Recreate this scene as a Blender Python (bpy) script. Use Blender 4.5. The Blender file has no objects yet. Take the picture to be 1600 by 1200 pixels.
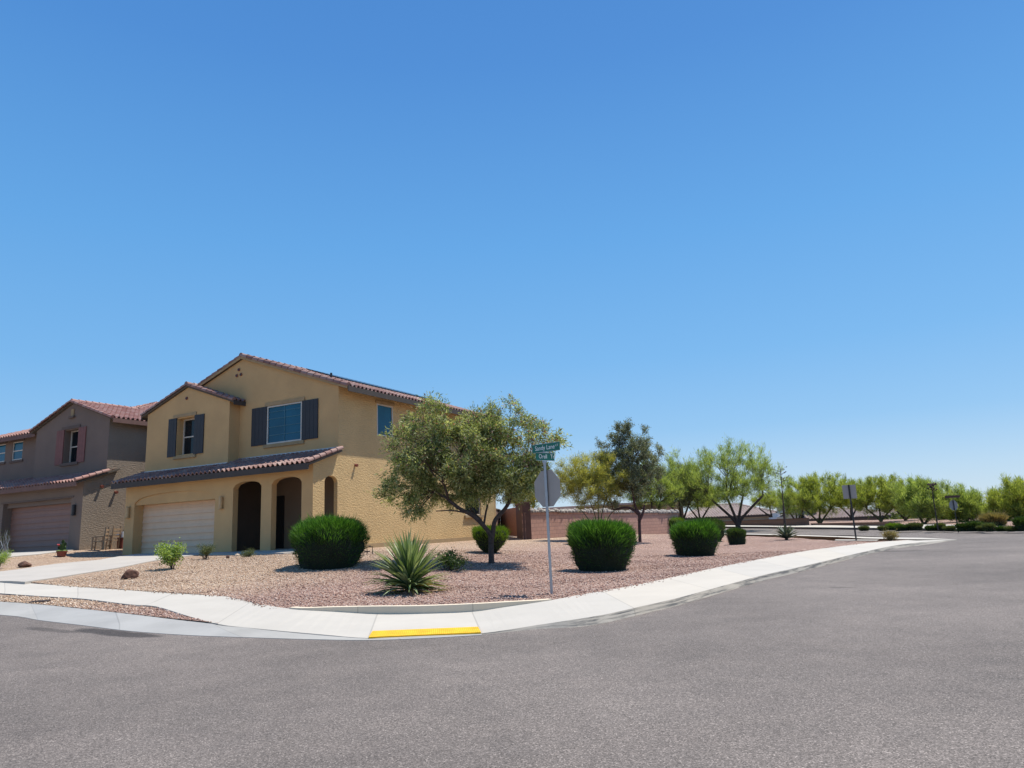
import bpy, math, random
import numpy as np
from mathutils import Matrix, Vector
from mathutils.geometry import delaunay_2d_cdt
random.seed(7)
rng = np.random.default_rng(11)
SC = bpy.context.scene
COL = SC.collection

# ------------------------------------------------------------------ camera
F_PX, PITCH, ROLL, YAW, CZ = 1110.0, math.radians(11.355), math.radians(2.636), math.radians(27.45), 1.5
def _rot():
    cp, sp, cr, sr = math.cos(PITCH), math.sin(PITCH), math.cos(ROLL), math.sin(ROLL)
    R0 = np.array([[1, 0, 0], [0, 0, -1], [0, 1, 0]], float)
    Rx = np.array([[1, 0, 0], [0, cp, sp], [0, -sp, cp]])
    Rz = np.array([[cr, sr, 0], [-sr, cr, 0], [0, 0, 1]])
    return Rz @ Rx @ R0
R = _rot()
CAM = np.array([0, 0, CZ])
AV = np.array([-math.cos(YAW), math.sin(YAW), 0.0])   # along the house front, to the left
BV = np.array([math.sin(YAW), math.cos(YAW), 0.0])    # along the side street, away
cd = bpy.data.cameras.new('camera'); cam = bpy.data.objects.new('camera', cd); COL.objects.link(cam)
right, down, fwd = R.T @ [1, 0, 0], R.T @ [0, 1, 0], R.T @ [0, 0, 1]
M = Matrix(((right[0], -down[0], -fwd[0], 0), (right[1], -down[1], -fwd[1], 0), (right[2], -down[2], -fwd[2], CZ), (0, 0, 0, 1)))
cam.matrix_world = M
cd.sensor_width = 36; cd.sensor_fit = 'HORIZONTAL'; cd.lens = F_PX / 1600 * 36
cd.clip_start = 0.05; cd.clip_end = 6000
SC.camera = cam

# ------------------------------------------------------------------ light
SUN_DIR = Vector((0.376, 0.218, 1.0)).normalized()
elev = math.asin(SUN_DIR.z); az = math.atan2(SUN_DIR.x, SUN_DIR.y)
W = bpy.data.worlds.new('World'); SC.world = W; W.use_nodes = True
nt = W.node_tree
bg = nt.nodes['Background']
sky = nt.nodes.new('ShaderNodeTexSky'); sky.sky_type = 'NISHITA'; sky.sun_disc = False
sky.sun_elevation = elev; sky.sun_rotation = az
sky.altitude = 600; sky.air_density = 1.0; sky.dust_density = 0.2; sky.ozone_density = 3.0
# the clear desert sky: Nishita blended with a hand-matched elevation gradient
gm = nt.nodes.new('ShaderNodeTexCoord'); sxyz = nt.nodes.new('ShaderNodeSeparateXYZ'); nt.links.new(gm.outputs['Generated'], sxyz.inputs[0])
cr_ = nt.nodes.new('ShaderNodeValToRGB'); nt.links.new(sxyz.outputs[2], cr_.inputs[0])
stops = [(0.0, (4.5, 5.7, 7.0)), (0.05, (3.7, 5.3, 7.1)), (0.12, (2.3, 4.5, 7.1)), (0.22, (1.55, 3.95, 7.1)), (0.38, (1.02, 3.3, 6.8)), (0.58, (0.60, 2.3, 5.8)), (0.8, (0.38, 1.7, 4.9)), (1.0, (0.32, 1.5, 4.4))]
ce = cr_.color_ramp.elements
while len(ce) < len(stops): ce.new(0.5)
for k_, (p_, c_) in enumerate(stops): ce[k_].position = p_; ce[k_].color = (*c_, 1)
mx_ = nt.nodes.new('ShaderNodeMix'); mx_.data_type = 'RGBA'; mx_.inputs[0].default_value = 0.82
nt.links.new(sky.outputs[0], mx_.inputs[6]); nt.links.new(cr_.outputs[0], mx_.inputs[7]); nt.links.new(mx_.outputs[2], bg.inputs[0]); bg.inputs[1].default_value = 0.10
sd = bpy.data.lights.new('sun', 'SUN'); sd.energy = 4.9; sd.angle = math.radians(0.53); sd.color = (1.0, 0.95, 0.87)
so = bpy.data.objects.new('sun', sd); COL.objects.link(so)
so.rotation_euler = (-SUN_DIR).to_track_quat('-Z', 'Y').to_euler(); so.location = (20, 20, 60)
SC.view_settings.view_transform = 'Standard'; SC.view_settings.look = 'None'
SC.view_settings.exposure = 0.32; SC.view_settings.gamma = 1
SC.render.engine = 'CYCLES'

# ------------------------------------------------------------------ terrain maths
def sstep(t): t = min(1.0, max(0.0, t)); return t * t * (3 - 2 * t)
def ab(x, y): return (-math.cos(YAW) * x + math.sin(YAW) * y, math.sin(YAW) * x + math.cos(YAW) * y)
def xy(a, b): return (-math.cos(YAW) * a + math.sin(YAW) * b, math.sin(YAW) * a + math.cos(YAW) * b)
def ramp(t, w):                      # soft max(0,t)
    if t < -w: return 0.0
    if t > w: return t
    return (t + w) ** 2 / (4 * w)
def S(x, y):                         # street level
    a, b = ab(x, y)
    return 0.035 * min(ramp(a - 8, 3), 45) + 0.012 * min(ramp(b - 38, 6), 60)
def pad(a):
    m = 0.87 + 0.013 * (a - 20.8)
    return m + (1.33 - m) * sstep((a - 33.4) / 2.4)
def T(x, y):                         # yard level
    a, b = ab(x, y)
    s = S(x, y) + 0.13
    da = max(0, 17.5 - a); db = max(0, 21.6 - b, b - 42)
    w = sstep(1 - math.hypot(da, db) / 10.5)
    n = 0.012 * (math.sin(x * 1.7 + y * 0.6) + math.sin(y * 2.3 - x * 0.9)) * (1 - w)
    return s + (pad(a) - s) * w + n
def Tfar(x, y):
    a, b = ab(x, y)
    return S(x, y) + 0.12 - 1.5 * sstep((b - 76 - 0.9*max(0,a)) / 8)
def ray(px, py): return R.T @ np.array([(px - 800) / F_PX, (py - 600) / F_PX, 1.0])
def hit(px, py, off=0.0, fn=S):
    d = ray(px, py); lo, hi = 2.0, 160.0; t = lo; step = 0.25
    prev = t
    while t < hi:
        P = CAM + d * t
        if P[2] < fn(P[0], P[1]) + off: break
        prev = t; t += step
    a_, b_ = prev, t
    for _ in range(30):
        m = (a_ + b_) / 2; P = CAM + d * m
        if P[2] < fn(P[0], P[1]) + off: b_ = m
        else: a_ = m
    P = CAM + d * a_
    return Vector((P[0], P[1], P[2]))
def gp(px, py, fn=T):                # foot point of a thing on the ground
    P = hit(px, py, 0, fn); return P
def ppm(P):                          # photo pixels per metre at a point
    q = R @ (np.array(P) - CAM); return F_PX / q[2]
def at(px, py, Y):
    d = ray(px, py); P = CAM + d * (Y / d[1]); return Vector(P)

# ------------------------------------------------------------------ object helpers
def tag(o, label=None, cat=None, group=None, kind=None):
    if label: o['label'] = label
    if cat: o['category'] = cat
    if group: o['group'] = group
    if kind: o['kind'] = kind
    return o
def empty(name, loc, rz=0, label=None, cat=None, group=None):
    o = bpy.data.objects.new(name, None); COL.objects.link(o); o.location = loc; o.rotation_euler = (0, 0, rz)
    o.empty_display_size = 0.2
    return tag(o, label, cat, group)
class MB:
    def __init__(s): s.v = []; s.f = []; s.m = []; s.uv = {}; s.mi = 0
    def face(s, pts, uv=None):
        i = len(s.v); s.v += [tuple(p) for p in pts]; s.f.append(tuple(range(i, i + len(pts)))); s.m.append(s.mi)
        if uv: s.uv[len(s.f) - 1] = uv
    def box(s, a, b, bev=0):
        x0, y0, z0 = a; x1, y1, z1 = b
        if x0 > x1: x0, x1 = x1, x0
        if y0 > y1: y0, y1 = y1, y0
        if z0 > z1: z0, z1 = z1, z0
        i = len(s.v)
        s.v += [(x0,y0,z0),(x1,y0,z0),(x1,y1,z0),(x0,y1,z0),(x0,y0,z1),(x1,y0,z1),(x1,y1,z1),(x0,y1,z1)]
        for f in ((0,3,2,1),(4,5,6,7),(0,1,5,4),(1,2,6,5),(2,3,7,6),(3,0,4,7)):
            s.f.append(tuple(i + k for k in f)); s.m.append(s.mi)
    def bar(s, p, q, w, h, up=(0, 0, 1)):
        p = Vector(p); q = Vector(q); d = (q - p).normalized(); up = Vector(up)
        sx = d.cross(up)
        if sx.length < 1e-4: sx = d.cross(Vector((1, 0, 0)))
        sx.normalize(); uu = sx.cross(d).normalized()
        i = len(s.v)
        for e in (p, q):
            for (k, l) in ((-1,-1),(1,-1),(1,1),(-1,1)):
                s.v.append(tuple(e + sx * (k * w / 2) + uu * (l * h / 2)))
        for f in ((3,2,1,0),(4,5,6,7),(0,1,5,4),(1,2,6,5),(2,3,7,6),(3,0,4,7)):
            s.f.append(tuple(i + k for k in f)); s.m.append(s.mi)
    def tube(s, pts, rad, n=8, cap=True):
        pts = [Vector(p) for p in pts]
        if not hasattr(rad, '__len__'): rad = [rad] * len(pts)
        rings = []; ref = Vector((0.3, 0.2, 1)).normalized()
        for k, p in enumerate(pts):
            d = (pts[min(k + 1, len(pts) - 1)] - pts[max(k - 1, 0)]).normalized()
            x = d.cross(ref)
            if x.length < 1e-3: x = d.cross(Vector((1, 0, 0)))
            x.normalize(); y = d.cross(x)
            i = len(s.v)
            for j in range(n):
                t = 2 * math.pi * j / n
                s.v.append(tuple(p + (x * math.cos(t) + y * math.sin(t)) * rad[k]))
            rings.append(i)
        for r0, r1 in zip(rings, rings[1:]):
            for j in range(n):
                s.f.append((r0 + j, r0 + (j + 1) % n, r1 + (j + 1) % n, r1 + j)); s.m.append(s.mi)
        if cap:
            s.f.append(tuple(rings[0] + j for j in reversed(range(n)))); s.m.append(s.mi)
            s.f.append(tuple(rings[-1] + j for j in range(n))); s.m.append(s.mi)
    def lathe(s, c, prof, n=16):
        c = Vector(c); rings = []
        for r, z in prof:
            i = len(s.v)
            for j in range(n):
                t = 2 * math.pi * j / n; s.v.append((c.x + r * math.cos(t), c.y + r * math.sin(t), c.z + z))
            rings.append(i)
        for r0, r1 in zip(rings, rings[1:]):
            for j in range(n):
                s.f.append((r0 + j, r0 + (j + 1) % n, r1 + (j + 1) % n, r1 + j)); s.m.append(s.mi)
        s.f.append(tuple(rings[0] + j for j in reversed(range(n)))); s.m.append(s.mi)
        s.f.append(tuple(rings[-1] + j for j in range(n))); s.m.append(s.mi)
    def build(s, name, mats, parent=None, smooth=False):
        me = bpy.data.meshes.new(name); me.from_pydata(s.v, [], s.f)
        if not isinstance(mats, (list, tuple)): mats = [mats]
        for m in mats: me.materials.append(m)
        if len(mats) > 1: me.polygons.foreach_set('material_index', s.m)
        if s.uv:
            ul = me.uv_layers.new(name='UVMap')
            for fi, uv in s.uv.items():
                p = me.polygons[fi]
                for k, li in enumerate(p.loop_indices): ul.data[li].uv = uv[k]
        if smooth: me.polygons.foreach_set('use_smooth', [True] * len(me.polygons))
        me.update()
        o = bpy.data.objects.new(name, me); COL.objects.link(o)
        if parent is not None: o.parent = parent
        return o
def np_mesh(name, verts, faces, mats, parent=None, midx=None, smooth=False):
    """verts (n,3); faces (m,k) array"""
    me = bpy.data.meshes.new(name); n = len(verts); m, k = faces.shape
    me.vertices.add(n); me.vertices.foreach_set('co', np.asarray(verts, np.float32).ravel())
    me.loops.add(m * k); me.loops.foreach_set('vertex_index', faces.astype(np.int32).ravel())
    me.polygons.add(m); me.polygons.foreach_set('loop_start', np.arange(0, m * k, k, dtype=np.int32))
    me.polygons.foreach_set('loop_total', np.full(m, k, np.int32))
    if not isinstance(mats, (list, tuple)): mats = [mats]
    for mm in mats: me.materials.append(mm)
    if midx is not None: me.polygons.foreach_set('material_index', np.asarray(midx, np.int32))
    if smooth: me.polygons.foreach_set('use_smooth', np.ones(m, bool))
    me.update(calc_edges=True); me.validate()
    o = bpy.data.objects.new(name, me); COL.objects.link(o)
    if parent is not None: o.parent = parent
    return o
def copy_tree(o, parent=None):
    c = o.copy(); COL.objects.link(c); c.parent = parent
    for ch in [x for x in bpy.data.objects if x.parent == o]: copy_tree(ch, c)
    return c
def text_into(name, txt, size, mat, parent, loc, rot, ext=0.002, sx=1.0):
    cu = bpy.data.curves.new(name, 'FONT'); cu.body = txt; cu.size = size; cu.extrude = ext; cu.align_x = 'LEFT'; cu.align_y = 'CENTER'
    o = bpy.data.objects.new(name + '_c', cu); COL.objects.link(o)
    dg = bpy.context.evaluated_depsgraph_get(); me = bpy.data.meshes.new_from_object(o.evaluated_get(dg))
    bpy.data.objects.remove(o); me.materials.clear(); me.materials.append(mat)
    t = bpy.data.objects.new(name, me); COL.objects.link(t); t.parent = parent; t.location = loc; t.rotation_euler = rot; t.scale = (sx, 1, 1)
    return t

# ------------------------------------------------------------------ materials
def new_mat(name):
    m = bpy.data.materials.new(name); m.use_nodes = True; t = m.node_tree
    b = t.nodes['Principled BSDF']; return m, t, b
def N(t, typ, **kw):
    n = t.nodes.new(typ)
    for k, v in kw.items(): setattr(n, k, v)
    return n
def ramp_node(t, stops, interp='LINEAR'):
    r = N(t, 'ShaderNodeValToRGB'); r.color_ramp.interpolation = interp
    e = r.color_ramp.elements
    while len(e) < len(stops): e.new(0.5)
    for k, (p, c) in enumerate(stops): e[k].position = p; e[k].color = (*c, 1)
    return r
def noise(t, scale, detail=4, rough=0.55, vec=None):
    n = N(t, 'ShaderNodeTexNoise'); n.inputs['Scale'].default_value = scale; n.inputs['Detail'].default_value = detail
    n.inputs['Roughness'].default_value = rough
    if vec is not None: t.links.new(vec, n.inputs['Vector'])
    return n
def mixc(t, fac, c1, c2, mode='MIX'):
    m = N(t, 'ShaderNodeMix', data_type='RGBA', blend_type=mode)
    if isinstance(fac, (int, float)): m.inputs[0].default_value = fac
    else: t.links.new(fac, m.inputs[0])
    for s, c in ((6, c1), (7, c2)):
        if isinstance(c, tuple): m.inputs[s].default_value = (*c, 1)
        else: t.links.new(c, m.inputs[s])
    return m.outputs[2]
def mth(t, op, a, b=None, c=None):
    m = N(t, 'ShaderNodeMath', operation=op)
    for k, v in enumerate((a, b, c)):
        if v is None: continue
        if isinstance(v, (int, float)): m.inputs[k].default_value = v
        else: t.links.new(v, m.inputs[k])
    return m.outputs[0]
def bump(t, b, h, strength, dist=0.01):
    n = N(t, 'ShaderNodeBump'); n.inputs['Strength'].default_value = strength; n.inputs['Distance'].default_value = dist
    t.links.new(h, n.inputs['Height']); t.links.new(n.outputs[0], b.inputs['Normal']); return n
def objco(t): return N(t, 'ShaderNodeTexCoord').outputs['Object']
def posco(t): return N(t, 'ShaderNodeNewGeometry').outputs['Position']
def simple(name, col, rough=0.7, metal=0.0, var=0.12, sc=3.0):
    m, t, b = new_mat(name); n = noise(t, sc, 5, 0.6, objco(t))
    r = ramp_node(t, [(0.3, tuple(c * (1 - var) for c in col)), (0.7, tuple(min(1, c * (1 + var)) for c in col))])
    t.links.new(n.outputs[0], r.inputs[0]); t.links.new(r.outputs[0], b.inputs['Base Color'])
    b.inputs['Roughness'].default_value = rough; b.inputs['Metallic'].default_value = metal
    return m
def stucco(name, col, bs=0.7, dist=0.012, sc=18.0, coarse=False):
    m, t, b = new_mat(name); co = objco(t)
    n1 = noise(t, 0.7, 5, 0.6, co); n2 = noise(t, sc, 4, 0.65, co)
    r = ramp_node(t, [(0.3, tuple(c * 0.9 for c in col)), (0.7, tuple(c * 1.08 for c in col))])
    t.links.new(n1.outputs[0], r.inputs[0])
    c = mixc(t, mth(t, 'MULTIPLY', n2.outputs[0], 0.25), r.outputs[0], tuple(x * 0.8 for x in col))
    t.links.new(c, b.inputs['Base Color']); b.inputs['Roughness'].default_value = 0.95
    h = n2.outputs[0]
    if coarse:                       # trowel drag marks: flat, elongated ridges
        mp = N(t, 'ShaderNodeMapping'); mp.inputs['Scale'].default_value = (1.0, 1.0, 2.6); t.links.new(co, mp.inputs[0])
        n3 = noise(t, 6.5, 5, 0.7, mp.outputs[0])
        h = mth(t, 'ADD', mth(t, 'MULTIPLY', n3.outputs[0], 1.6), mth(t, 'MULTIPLY', n2.outputs[0], 0.6))
    bump(t, b, h, bs, dist)
    return m
def gravel_mat():
    m, t, b = new_mat('gravel'); co = posco(t)
    v = N(t, 'ShaderNodeTexVoronoi'); v.inputs['Scale'].default_value = 32; t.links.new(co, v.inputs['Vector'])
    v2 = N(t, 'ShaderNodeTexVoronoi'); v2.inputs['Scale'].default_value = 11; t.links.new(co, v2.inputs['Vector'])
    big = noise(t, 0.35, 5, 0.6, co)
    sep = N(t, 'ShaderNodeSeparateColor'); t.links.new(v.outputs['Color'], sep.inputs[0])
    pink = ramp_node(t, [(0.0, (0.11, 0.06, 0.045)), (0.25, (0.27, 0.148, 0.105)), (0.55, (0.39, 0.23, 0.165)), (0.82, (0.50, 0.33, 0.25)), (1.0, (0.66, 0.54, 0.45))])
    tan = ramp_node(t, [(0.0, (0.17, 0.10, 0.065)), (0.25, (0.36, 0.22, 0.14)), (0.55, (0.50, 0.34, 0.21)), (0.82, (0.60, 0.44, 0.30)), (1.0, (0.74, 0.63, 0.50))])
    t.links.new(sep.outputs[0], pink.inputs[0]); t.links.new(sep.outputs[0], tan.inputs[0])
    # tan towards the drive: coordinate a = -cos*x + sin*y
    sx = N(t, 'ShaderNodeSeparateXYZ'); t.links.new(co, sx.inputs[0])
    a = mth(t, 'ADD', mth(t, 'MULTIPLY', sx.outputs[0], -math.cos(YAW)), mth(t, 'MULTIPLY', sx.outputs[1], math.sin(YAW)))
    a = mth(t, 'ADD', a, mth(t, 'MULTIPLY', big.outputs[0], 5.0))
    f = N(t, 'ShaderNodeMapRange'); f.inputs[1].default_value = 14.5; f.inputs[2].default_value = 18.5; t.links.new(a, f.inputs[0])
    c = mixc(t, f.outputs[0], pink.outputs[0], tan.outputs[0])
    # soil between the stones
    gap = N(t, 'ShaderNodeMapRange'); gap.inputs[1].default_value = 0.010; gap.inputs[2].default_value = 0.026; gap.inputs[3].default_value = 1; gap.inputs[4].default_value = 0
    ve = N(t, 'ShaderNodeTexVoronoi', feature='DISTANCE_TO_EDGE'); ve.inputs['Scale'].default_value = 32; t.links.new(co, ve.inputs['Vector'])
    g2 = N(t, 'ShaderNodeMapRange'); g2.inputs[1].default_value = 0.02; g2.inputs[2].default_value = 0.12; t.links.new(ve.outputs[0], g2.inputs[0])
    c = mixc(t, mth(t, 'SUBTRACT', 1.0, g2.outputs[0]), c, mixc(t, 0.55, c, (0.16, 0.10, 0.08)))
    c = mixc(t, 0.35, c, mixc(t, 1.0, c, big.outputs[0], 'OVERLAY'))
    t.links.new(c, b.inputs['Base Color']); b.inputs['Roughness'].default_value = 0.9
    h = mth(t, 'ADD', g2.outputs[0], mth(t, 'MULTIPLY', v2.outputs[0], 0.8))
    bump(t, b, h, 0.8, 0.015)
    return m
def asphalt_mat():
    m, t, b = new_mat('asphalt'); co = posco(t)
    fine = N(t, 'ShaderNodeTexVoronoi'); fine.inputs['Scale'].default_value = 110; t.links.new(co, fine.inputs['Vector'])
    n2 = noise(t, 55, 3, 0.7, co); big = noise(t, 0.22, 6, 0.62, co); mid = noise(t, 1.6, 5, 0.6, co)
    sep = N(t, 'ShaderNodeSeparateColor'); t.links.new(fine.outputs['Color'], sep.inputs[0])
    r = ramp_node(t, [(0.0, (0.075, 0.064, 0.055)), (0.35, (0.130, 0.111, 0.097)), (0.75, (0.182, 0.156, 0.137)), (0.94, (0.24, 0.205, 0.182)), (1.0, (0.38, 0.33, 0.29))])
    t.links.new(sep.outputs[0], r.inputs[0])
    bigr = ramp_node(t, [(0.3, (0.74, 0.735, 0.73)), (0.7, (1.22, 1.21, 1.20))]); t.links.new(big.outputs[0], bigr.inputs[0])
    midr = ramp_node(t, [(0.3, (0.9, 0.9, 0.9)), (0.7, (1.08, 1.07, 1.06))]); t.links.new(mid.outputs[0], midr.inputs[0])
    c = mixc(t, 1.0, r.outputs[0], bigr.outputs[0], 'MULTIPLY'); c = mixc(t, 1.0, c, midr.outputs[0], 'MULTIPLY')
    # damp dark patch beside the gutter: elongated ellipse in street coordinates
    sx = N(t, 'ShaderNodeSeparateXYZ'); t.links.new(co, sx.inputs[0])
    a = mth(t, 'ADD', mth(t, 'MULTIPLY', sx.outputs[0], -math.cos(YAW)), mth(t, 'MULTIPLY', sx.outputs[1], math.sin(YAW)))
    bb = mth(t, 'ADD', mth(t, 'MULTIPLY', sx.outputs[0], math.sin(YAW)), mth(t, 'MULTIPLY', sx.outputs[1], math.cos(YAW)))
    def patch(ca, cb, ra, rb, wob=0.5):
        da = mth(t, 'DIVIDE', mth(t, 'SUBTRACT', a, ca), ra); db = mth(t, 'DIVIDE', mth(t, 'SUBTRACT', bb, cb), rb)
        d = mth(t, 'ADD', mth(t, 'MULTIPLY', da, da), mth(t, 'MULTIPLY', db, db))
        d = mth(t, 'ADD', d, mth(t, 'MULTIPLY', mth(t, 'SUBTRACT', mid.outputs[0], 0.5), wob * 4))
        k = N(t, 'ShaderNodeMapRange'); k.interpolation_type = 'SMOOTHSTEP'; k.inputs[1].default_value = 1.1; k.inputs[2].default_value = 0.3; t.links.new(d, k.inputs[0]); return k.outputs[0]
    for P in PATCHES:
        c = mixc(t, mth(t, 'MULTIPLY', patch(*P[:4]), P[4]), c, mixc(t, 1.0, c, (0.30, 0.30, 0.31), 'MULTIPLY'))
    t.links.new(c, b.inputs['Base Color']); b.inputs['Roughness'].default_value = 0.88; b.inputs['Specular IOR Level'].default_value = 0.35
    h = mth(t, 'ADD', n2.outputs[0], mth(t, 'MULTIPLY', fine.outputs[0], 0.8)); bump(t, b, h, 0.4, 0.005)
    return m
def concrete_mat(name, col, joints=True, stain=0.25, scuff=0.0):
    m, t, b = new_mat(name); co = posco(t)
    big = noise(t, 0.8, 6, 0.65, co); fine = noise(t, 45, 3, 0.6, co)
    r = ramp_node(t, [(0.25, tuple(c * (1 - stain) for c in col)), (0.6, col), (0.8, tuple(min(0.95, c * 1.05) for c in col))]); t.links.new(big.outputs[0], r.inputs[0])
    c = mixc(t, mth(t, 'MULTIPLY', fine.outputs[0], 0.18), r.outputs[0], tuple(x * 0.6 for x in col))
    spots = noise(t, 7, 3, 0.7, co); sp = ramp_node(t, [(0.70, (0, 0, 0)), (0.78, (1, 1, 1))]); t.links.new(spots.outputs[0], sp.inputs[0])
    c = mixc(t, mth(t, 'MULTIPLY', sp.outputs[0], 0.35), c, tuple(x * 0.5 for x in col))
    if scuff:
        sc = noise(t, 2.2, 6, 0.7, N(t, 'ShaderNodeUVMap').outputs[0]); sr = ramp_node(t, [(0.47, (0, 0, 0)), (0.60, (1, 1, 1))]); t.links.new(sc.outputs[0], sr.inputs[0])
        c = mixc(t, mth(t, 'MULTIPLY', sr.outputs[0], scuff), c, (0.07, 0.07, 0.068))
    if joints:
        uv = N(t, 'ShaderNodeUVMap'); s = N(t, 'ShaderNodeSeparateXYZ'); t.links.new(uv.outputs[0], s.inputs[0])
        wn = N(t, 'ShaderNodeTexWhiteNoise', noise_dimensions='1D'); t.links.new(mth(t, 'FLOOR', s.outputs[0]), wn.inputs['W'])
        pr_ = ramp_node(t, [(0.0, (0.95, 0.955, 0.96)), (0.5, (1.0, 1.0, 1.0)), (1.0, (1.03, 1.01, 0.975))]); t.links.new(wn.outputs[0], pr_.inputs[0]); c = mixc(t, 1.0, c, pr_.outputs[0], 'MULTIPLY')
        fr = mth(t, 'FRACT', mth(t, 'ADD', s.outputs[0], 0.5)); d = mth(t, 'ABSOLUTE', mth(t, 'SUBTRACT', fr, 0.5))
        k = N(t, 'ShaderNodeMapRange'); k.inputs[1].default_value = 0.003; k.inputs[2].default_value = 0.007; k.inputs[3].default_value = 1; k.inputs[4].default_value = 0; t.links.new(d, k.inputs[0])
        c = mixc(t, mth(t, 'MULTIPLY', k.outputs[0], 0.45), c, tuple(x * 0.4 for x in col))
    t.links.new(c, b.inputs['Base Color']); b.inputs['Roughness'].default_value = 0.85
    bump(t, b, fine.outputs[0], 0.25, 0.004)
    return m
def tile_mat(name, cols):
    m, t, b = new_mat(name); uv = N(t, 'ShaderNodeUVMap')
    fl = N(t, 'ShaderNodeVectorMath', operation='FLOOR'); t.links.new(uv.outputs[0], fl.inputs[0])
    wn = N(t, 'ShaderNodeTexWhiteNoise', noise_dimensions='2D'); t.links.new(fl.outputs[0], wn.inputs[0])
    k = len(cols); r = ramp_node(t, [(i / (k - 1), c) for i, c in enumerate(cols)]); t.links.new(wn.outputs[0], r.inputs[0])
    n = noise(t, 9, 4, 0.6, posco(t)); c = mixc(t, mth(t, 'MULTIPLY', n.outputs[0], 0.35), r.outputs[0], tuple(x * 0.6 for x in cols[0]))
    t.links.new(c, b.inputs['Base Color']); b.inputs['Roughness'].default_value = 0.72
    bump(t, b, n.outputs[0], 0.2, 0.005)
    return m
def leaf_mat(name, cols, trans=0.35, rough=0.55):
    m, t, b = new_mat(name); g = N(t, 'ShaderNodeNewGeometry')
    k = len(cols); r = ramp_node(t, [(i / (k - 1), c) for i, c in enumerate(cols)]); t.links.new(g.outputs['Random Per Island'], r.inputs[0])
    big = noise(t, 1.3, 3, 0.6, posco(t)); br = ramp_node(t, [(0.3, (0.72, 0.72, 0.72)), (0.7, (1.25, 1.25, 1.15))]); t.links.new(big.outputs[0], br.inputs[0])
    c = mixc(t, 1.0, r.outputs[0], br.outputs[0], 'MULTIPLY')
    t.links.new(c, b.inputs['Base Color']); b.inputs['Roughness'].default_value = rough; b.inputs['Specular IOR Level'].default_value = 0.3
    tr = N(t, 'ShaderNodeBsdfTranslucent'); c2 = mixc(t, 1.0, c, (1.5, 1.5, 0.7), 'MULTIPLY'); t.links.new(c2, tr.inputs[0])
    mx = N(t, 'ShaderNodeMixShader'); mx.inputs[0].default_value = trans
    t.links.new(b.outputs[0], mx.inputs[1]); t.links.new(tr.outputs[0], mx.inputs[2])
    t.links.new(mx.outputs[0], t.nodes['Material Output'].inputs[0])
    return m
def glass_mat(name, col, rough=0.04):
    m, t, b = new_mat(name); n = noise(t, 0.8, 2, 0.5, objco(t))
    r = ramp_node(t, [(0.3, tuple(c * 0.8 for c in col)), (0.7, tuple(c * 1.2 for c in col))]); t.links.new(n.outputs[0], r.inputs[0])
    t.links.new(r.outputs[0], b.inputs['Base Color']); b.inputs['Roughness'].default_value = rough; b.inputs['Specular IOR Level'].default_value = 0.3
    bump(t, b, n.outputs[0], 0.03, 0.02)
    return m
def block_mat(name, c1, c2, mortar, sx=0.4, sz=0.2):
    m, t, b = new_mat(name); co = objco(t); s = N(t, 'ShaderNodeSeparateXYZ'); t.links.new(co, s.inputs[0])
    cb = N(t, 'ShaderNodeCombineXYZ'); t.links.new(s.outputs[0], cb.inputs[0]); t.links.new(s.outputs[2], cb.inputs[1])
    br = N(t, 'ShaderNodeTexBrick'); t.links.new(cb.outputs[0], br.inputs['Vector'])
    br.inputs['Scale'].default_value = 1; br.inputs['Brick Width'].default_value = sx; br.inputs['Row Height'].default_value = sz
    br.inputs['Mortar Size'].default_value = 0.008; br.inputs['Color1'].default_value = (*c1, 1); br.inputs['Color2'].default_value = (*c2, 1); br.inputs['Mortar'].default_value = (*mortar, 1)
    n = noise(t, 14, 4, 0.65, co); c = mixc(t, mth(t, 'MULTIPLY', n.outputs[0], 0.4), br.outputs[0], tuple(x * 0.7 for x in c1))
    t.links.new(c, b.inputs['Base Color']); b.inputs['Roughness'].default_value = 0.95
    bump(t, b, mth(t, 'SUBTRACT', mth(t, 'MULTIPLY', n.outputs[0], 0.4), br.outputs['Fac']), 0.7, 0.01)
    return m
def pxab(px, py):
    P = hit(px, py); return ab(P.x, P.y)
PATCHES = []
for (px0, py0, px1, py1, rb, k) in ((100, 986, 262, 992, 0.22, 0.95), (30, 983, 130, 986, 0.12, 0.6), (1290, 918, 1340, 918, 0.12, 0.5), (1320, 862, 1455, 861, 0.12, 0.55)):
    a0, b0 = pxab(px0, py0); a1, b1 = pxab(px1, py1)
    PATCHES.append(((a0 + a1) / 2, (b0 + b1) / 2, max(0.3, abs(a1 - a0) / 2 * 1.1), max(rb, abs(b1 - b0) / 2 * 1.1), k))
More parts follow.
